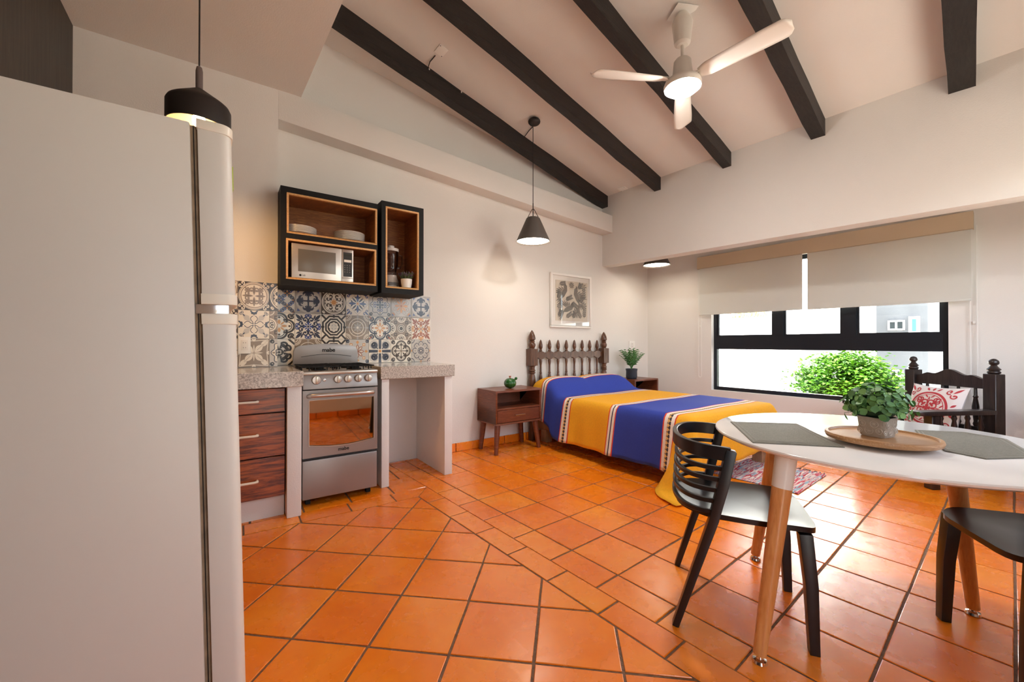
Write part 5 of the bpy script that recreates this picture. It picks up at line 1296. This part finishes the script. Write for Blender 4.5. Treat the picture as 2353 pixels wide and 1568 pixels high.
# ------------------------------------------------------------------ grey cone pendants
M_LAMP = emission('lamp glow', (255, 240, 218), 6)
def cone_pendant(label, x, y, zr, ztop, canopy, energy):
    t = thing('pendant_lamp', label, 'pendant lamp', (x, y, zr), 0, 'grey cone pendants')
    MB().lathe([(.172, 0), (.068, .235), (.060, .243), (.0001, .245), (.0001, .241), (.058, .239), (.065, .232), (.168, .0), (.172, 0)], n=48, cap=False).build('shade', M_GREYSH, t, ang=50)
    MB().lathe([(.160, .012), (.0001, .014)], n=40, cap=False).build('diffuser', M_LAMP, t)
    b = MB()
    for a in (0, PI): b.tube([(.052 * math.cos(a), .052 * math.sin(a), .225), (.05 * math.cos(a), .05 * math.sin(a), .255), (.012 * math.cos(a), .012 * math.sin(a), .325), (0, 0, .335)], .006, 6, flat=(1.6, .6))
    b.build('strap', mat('strap leather', (90, 78, 68), .6), t)
    MB().tube([(0, 0, .24), (0, 0, .39)], .005, 8).build('socket_stem', M_BLSH, t)
    MB().tube([(0, 0, .38), (0, 0, ztop - zr)], .0035, 6).build('cord', M_CORD, t)
    if canopy: cb = MB().sphere((0, 0, 0), .062, (1, 1, .62), 20, 10).build('canopy', M_BLSH, t, (.012, 0, ztop - zr - .012))
    return t
cp2 = on_ceil(1228, 272, 0.02)
p2d = 4.056
cone_pendant('grey cone pendant lamp hanging over the nightstand beside the stove', .212, p2d, 2.141, cp2.z, True, 60)
p3d = 5.26
cone_pendant('grey cone pendant lamp in the window bay, mostly hidden by the header', (1509 - CX) / FPX * p3d, p3d, 2.136, 2.56, True, 60)

# ------------------------------------------------------------------ ceiling fan
fx_, fy_ = 1.169, 2.758; zl = 2.863
M_FAN = mat('white fan enamel', (238, 232, 222), .3)
t = thing('ceiling_fan', 'white three-blade ceiling fan with a lit round lamp', 'ceiling fan', (fx_, fy_, zl))
ctop = zc(Vector((fx_, fy_, 0)).dot(MM)) - zl
pln = MB(); pln.box(-.075, .075, -.075, .075, -.006, .0); po = pln.build('ceiling_plate', M_PLASTIC, t, (0, 0, ctop - .002), math.radians(8), bevel=.002)
MB().lathe([(.035, .30), (.052, .315), (.068, .45), (.060, .475), (.030, ctop - .005)], n=28).build('canopy', M_FAN, t)
MB().lathe([(.012, .14), (.012, .33)], n=12).build('rod', M_FAN, t)
MB().lathe([(.118, .006), (.122, .03), (.112, .055), (.080, .075), (.066, .09), (.056, .19), (.044, .205), (.012, .21)], n=36).build('motor', M_FAN, t)
MB().lathe([(.0001, -.030), (.05, -.027), (.090, -.014), (.112, .006), (.114, .014), (.0001, .014)], n=36).build('lamp', emission('fan lamp', (252, 249, 244), 86), t)
for k, a in enumerate((math.radians(67), math.radians(187), math.radians(-50))):
    b = MB(); n_ = 26; R0, R1, wd = .115, .645, .062
    rows = []
    for i in range(n_ + 1):
        u_ = i / n_; r = R0 + (R1 - R0) * u_; hw = wd * (.78 + .30 * min(1, u_ * 1.4) ** .8)
        if u_ > .90: hw *= max(.30, math.sqrt(max(0, 1 - ((u_ - .90) / .10) ** 2)))
        if u_ < .10: hw *= .62 + 3.8 * u_
        for j in range(7): v = -1 + j / 3; b.v.append((r, v * hw, .056 - .016 * v - .008 * (1 - v * v)))
    for i in range(n_):
        for j in range(6): b.f.append((i * 7 + j, i * 7 + j + 1, i * 7 + 8 + j, i * 7 + 7 + j)); b.m.append(0)
    bo = b.build('blade', M_FAN, t, (0, 0, 0), a, ang=180); md = bo.modifiers.new('thick', 'SOLIDIFY'); md.thickness = .004
    MB().box(.07, .15, -.02, .02, .058, .066).build('bracket', M_FAN, t, (0, 0, 0), a, bevel=.002)

# ------------------------------------------------------------------ junction boxes and the wire along the first beam
def jbox(label, u, v, rot):
    p_ = on_ceil(u, v, 0.0); t = thing('junction_box_cover', label, 'box cover', p_, rot)
    sl = math.atan(CS)
    pl = MB(); pl.box(-.055, .055, -.04, .04, -.006, .002)
    rm = Matrix.Rotation(-A2 - 0, 4, 'Z')
    o = pl.build('plate', M_PLASTIC, t, bevel=.002); 
    for x, y in ((-.045, .03), (.045, -.03)): MB().lathe([(.004, -.0062), (.004, -.0075), (.0001, -.0078)], (x, y, 0), 8).build('screw', M_BLACK, t)
    t.rotation_euler = (0, 0, 0); nrm = Vector((MM.x * CS, MM.y * CS, 1)).normalized()
    t.rotation_euler = (Vector((0, 0, 1)).rotation_difference(nrm).to_matrix().to_4x4() @ Matrix.Rotation(rot, 4, 'Z')).to_euler()
    return t
jbox('white junction box cover on the ceiling beside the first beam, wire leaving it', 1014, 116, A2)
jbox('white junction box cover at the corner of ceiling and header wall', 1431, 434, A2)
wp = [on_ceil(u, v, dz) for u, v, dz in ((1000, 128, .008), (988, 142, .010), (983, 158, .014), (1010, 175, .014), (1060, 212, .014), (1120, 256, .014), (1190, 308, .014), (1204, 316, .012), (1216, 300, .010), (1230, 286, .012))]
t = thing('lamp_wire', 'black wire clipped along the first beam to the cone pendant', 'wire', wp[0])
MB().tube([p_ - wp[0] for p_ in wp], .004, 6).build('wire', M_CORD, t)
for u, v in ((986, 160), (1060, 212), (1121, 257), (1187, 305), (1200, 316)):
    p_ = on_ceil(u, v, .014) - wp[0]; MB().box(-.005, .005, -.006, .006, -.006, .008).build('clip', M_PLASTIC, t, p_, A1)

# ------------------------------------------------------------------ outside: neighbouring houses and a tree
GZ = -3.2
gb = MB(); gb.box(-60, 60, 5.6, 90, GZ - .2, GZ); struct(gb.build('ground_outside', mat('pale street', (170, 164, 152), .9), None, rotz=A2, smooth=False))
tb_ = MB(); tb_.box(-0.9, 7.0, -6.0, -0.6, -0.14, -0.02); struct(tb_.build('bounce_terrace', mat('bounce terrace concrete', (140, 134, 124), .8), None, rotz=A1, smooth=False))  # unseen terrace, added to bounce sunlight in through the rear openings
M_EXW = mat('sunlit white render', (244, 242, 238), .9, var=(2, .03)); M_EXC = mat('grey concrete render', (112, 115, 118), .9, var=(.7, .22), bump=(30, .2)); M_EXG = mat('dark exterior glass', (36, 48, 52), .1)
def house(name, label, w0, w1, m0, m1, z1, m_):
    t = thing(name, label, 'building', F2((w0 + w1) / 2, m0, GZ), A2); hw = (w1 - w0) / 2
    MB().box(-hw, hw, 0, m1 - m0, 0, z1 - GZ).build('wall', m_, t, smooth=False); return t, (w0 + w1) / 2
def hwin(t, c, u0, u1, v0, v1, m, frame, pane, panes=2, nm='window'):
    w0, za = wz2(u0, v0, m); w1, zb = wz2(u1, v1, m); za -= GZ; zb -= GZ; lo, hi = min(za, zb), max(za, zb); w0 -= c; w1 -= c
    f = MB(); e = .05; f.box(w0, w1, -.05, .02, lo, lo + e); f.box(w0, w1, -.05, .02, hi - e, hi); f.box(w0, w0 + e, -.05, .02, lo, hi); f.box(w1 - e, w1, -.05, .02, lo, hi)
    if panes == 2: f.box((w0 + w1) / 2 - e / 2, (w0 + w1) / 2 + e / 2, -.05, .02, lo, hi)
    fo = f.build(nm, frame, t)
    n_ = panes
    for k in range(n_): a = w0 + (w1 - w0) * k / n_; MB().box(a + .03, a + (w1 - w0) / n_ - .03, -.03, -.01, lo + .03, hi - .03).build('pane', pane, fo)
mC = 17.0
wl, _ = wz2(1985, 760, mC); wr, _ = wz2(2260, 760, mC); _, zp = wz2(2100, 772, mC)
tC, cC = house('concrete_house', 'grey rendered house with small windows and teal door beyond the tree', wl, wr + 6, mC, mC + 8, 10.5, M_EXC)
M_WF = mat('white window frame', (232, 230, 226), .5); M_TEAL = mat('teal door paint', (74, 150, 150), .5)
hwin(tC, cC, 2040, 2080, 737, 759, mC, M_WF, M_EXG); hwin(tC, cC, 2044, 2077, 849, 867, mC, M_WF, M_EXG); hwin(tC, cC, 1966, 1988, 739, 757, mC, M_WF, M_EXG, 1)
w0, za = wz2(2088, 728, mC); w1, zb = wz2(2115, 782, mC)
dd = MB(); dd.box(w0 - cC, w1 - cC, -.06, .02, zb - GZ, za - GZ); do = dd.build('door', M_WF, tC)
MB().box(w0 - cC + .08, w1 - cC - .08, -.08, -.05, zb - GZ, za - GZ - .75).build('door_leaf', M_TEAL, do); MB().box(w0 - cC + .08, w1 - cC - .08, -.08, -.05, za - GZ - .45, za - GZ - .08).build('transom', M_TEAL, do)
w0, za = wz2(2084, 845, mC); w1, zb = wz2(2113, 905, mC); MB().box(w0 - cC, w1 - cC, -.06, .02, zb - GZ, za - GZ).build('door', mat('pale door', (206, 216, 214), .5), tC)
wp_, _ = wz2(2009, 760, mC - .3); MB().lathe([(.05, 0), (.05, 8.0)], (wp_ - cC, -.3, 0), 10).build('drain_pipe', M_WF, tC)
mB = 14.0
wl, _ = wz2(1700, 760, mB); wr, _ = wz2(1996, 760, mB)
tB, cB = house('white_house', 'sunlit white house in the middle of the window view', wl, wr, mB, mB + .7, 9.5, M_EXW)
w0, za = wz2(1872, 690, mB); w1, zb = wz2(1884, 748, mB); MB().box(w0 - cB, w1 - cB, -.05, .02, zb - GZ, za - GZ).build('louvre', mat('grey louvre', (120, 124, 126), .6), tB)
w0, za = wz2(1700, 712, mB); w1, zb = wz2(1744, 736, mB); MB().box(w0 - cB, w1 - cB, -.02, .02, zb - GZ - .3, za - GZ).build('opening_shade', mat('painted opening shade', (52, 50, 46), .7), tB)  # flat panel on the wall; a recess's shade is put into its dark colour
_, zs = wz2(1880, 752, mB); MB().box(-(wr - wl) / 2, (wr - wl) / 2, -.12, 0, zs - GZ - .06, zs - GZ).build('string_course', M_EXW, tB)
mA_ = 10.0
wl, _ = wz2(1500, 760, mA_); wr, _ = wz2(1838, 760, mA_); _, zA_ = wz2(1700, 731, mA_)
tA, cA_ = house('white_terrace_wall', 'bright white terrace wall with plants on top, left in the window view', wl, wr, mA_, mA_ + 3, zA_, M_EXW)
fl_ = MB(); r_ = random.Random(3)
w0, _ = wz2(1655, 730, mA_); w1, _ = wz2(1748, 730, mA_)
tf = thing('terrace_plants', 'row of grassy flowering plants along the white terrace wall', 'plants', F2((w0 + w1) / 2, mA_ + .3, zA_ + .005), A2)
for i in range(160):
    x = r_.uniform(-(w1 - w0) / 2, (w1 - w0) / 2); y = r_.uniform(0, .25); h_ = r_.uniform(.08, .24); dx = r_.uniform(-.08, .08)
    fl_.add([(x - .012, y, 0), (x + .012, y, 0), (x + dx, y, h_)], [(0, 1, 2)], 0)
    if i % 6 == 0: fl_.sphere((x + dx, y, h_), .025, n=6, k=4, m=1)
tag(fl_.build('foliage', [mat('grass green', (120, 150, 60), .7), mat('orange bloom', (220, 130, 80), .7)], tf), kind='stuff')
# tree
mT = 8.4
q_ = at_plane(1940, 870, MM * mT, MM)
tt_ = thing('street_tree', 'leafy bright green tree outside the window', 'tree', (q_.x, q_.y, GZ))
topz = at_plane(1935, 798, MM * mT, MM).z - GZ
MB().tube([(0, 0, 0), (.05, 0, 1.2), (-.04, .04, 2.2), (.02, 0, topz - .6)], [.12, .10, .08, .03], 10).build('trunk', mat('tree bark', (70, 56, 44), .9), tt_)
r_ = random.Random(17); tl_ = MB(); br = MB()
CRW = .60
for cl in range(120):
    a = r_.uniform(0, 2 * PI); zz = r_.random(); u2 = r_.uniform(-.75, 1)
    k3 = r_.uniform(.55, 1) * CRW; rr = k3 * math.sqrt(1 - u2 * u2); c_ = Vector((rr * math.cos(a), rr * math.sin(a), topz - .04 - CRW + k3 * u2))
    br.tube([(0, 0, max(.8, c_.z - .7)), c_], [.02, .006], 5)
    for i in range(150):
        o_ = Vector((r_.gauss(0, .13), r_.gauss(0, .13), r_.gauss(0, .045))); p_ = c_ + o_; ax = Vector((r_.gauss(0, 1), r_.gauss(0, 1), r_.gauss(0, .35))).normalized(); sd = ax.cross(Vector((r_.gauss(0, .4), r_.gauss(0, .4), 1))).normalized()
        l_ = r_.uniform(.04, .075); w_ = l_ * .42
        tl_.add([p_, p_ + ax * l_ * .5 + sd * w_, p_ + ax * l_, p_ + ax * l_ * .5 - sd * w_], [(0, 1, 2, 3)], 0 if r_.random() < .6 else 1)
br.build('branches', mat('tree bark', (70, 56, 44), .9), tt_)
def leafmat(n_, c_):
    m_ = mat(n_, c_, .6); t_ = m_.node_tree; tr = t_.nodes.new('ShaderNodeBsdfTranslucent'); tr.inputs[0].default_value = (*lin(c_), 1); mx = t_.nodes.new('ShaderNodeMixShader'); mx.inputs[0].default_value = .35
    o_ = [x for x in t_.nodes if x.type == 'OUTPUT_MATERIAL'][0]; t_.links.new(t_.nodes['Principled BSDF'].outputs[0], mx.inputs[1]); t_.links.new(tr.outputs[0], mx.inputs[2]); t_.links.new(mx.outputs[0], o_.inputs[0]); return m_
tag(tl_.build('foliage', [leafmat('tree leaf a', (68, 112, 14)), leafmat('tree leaf b', (48, 90, 14))], tt_, smooth=False), kind='stuff')
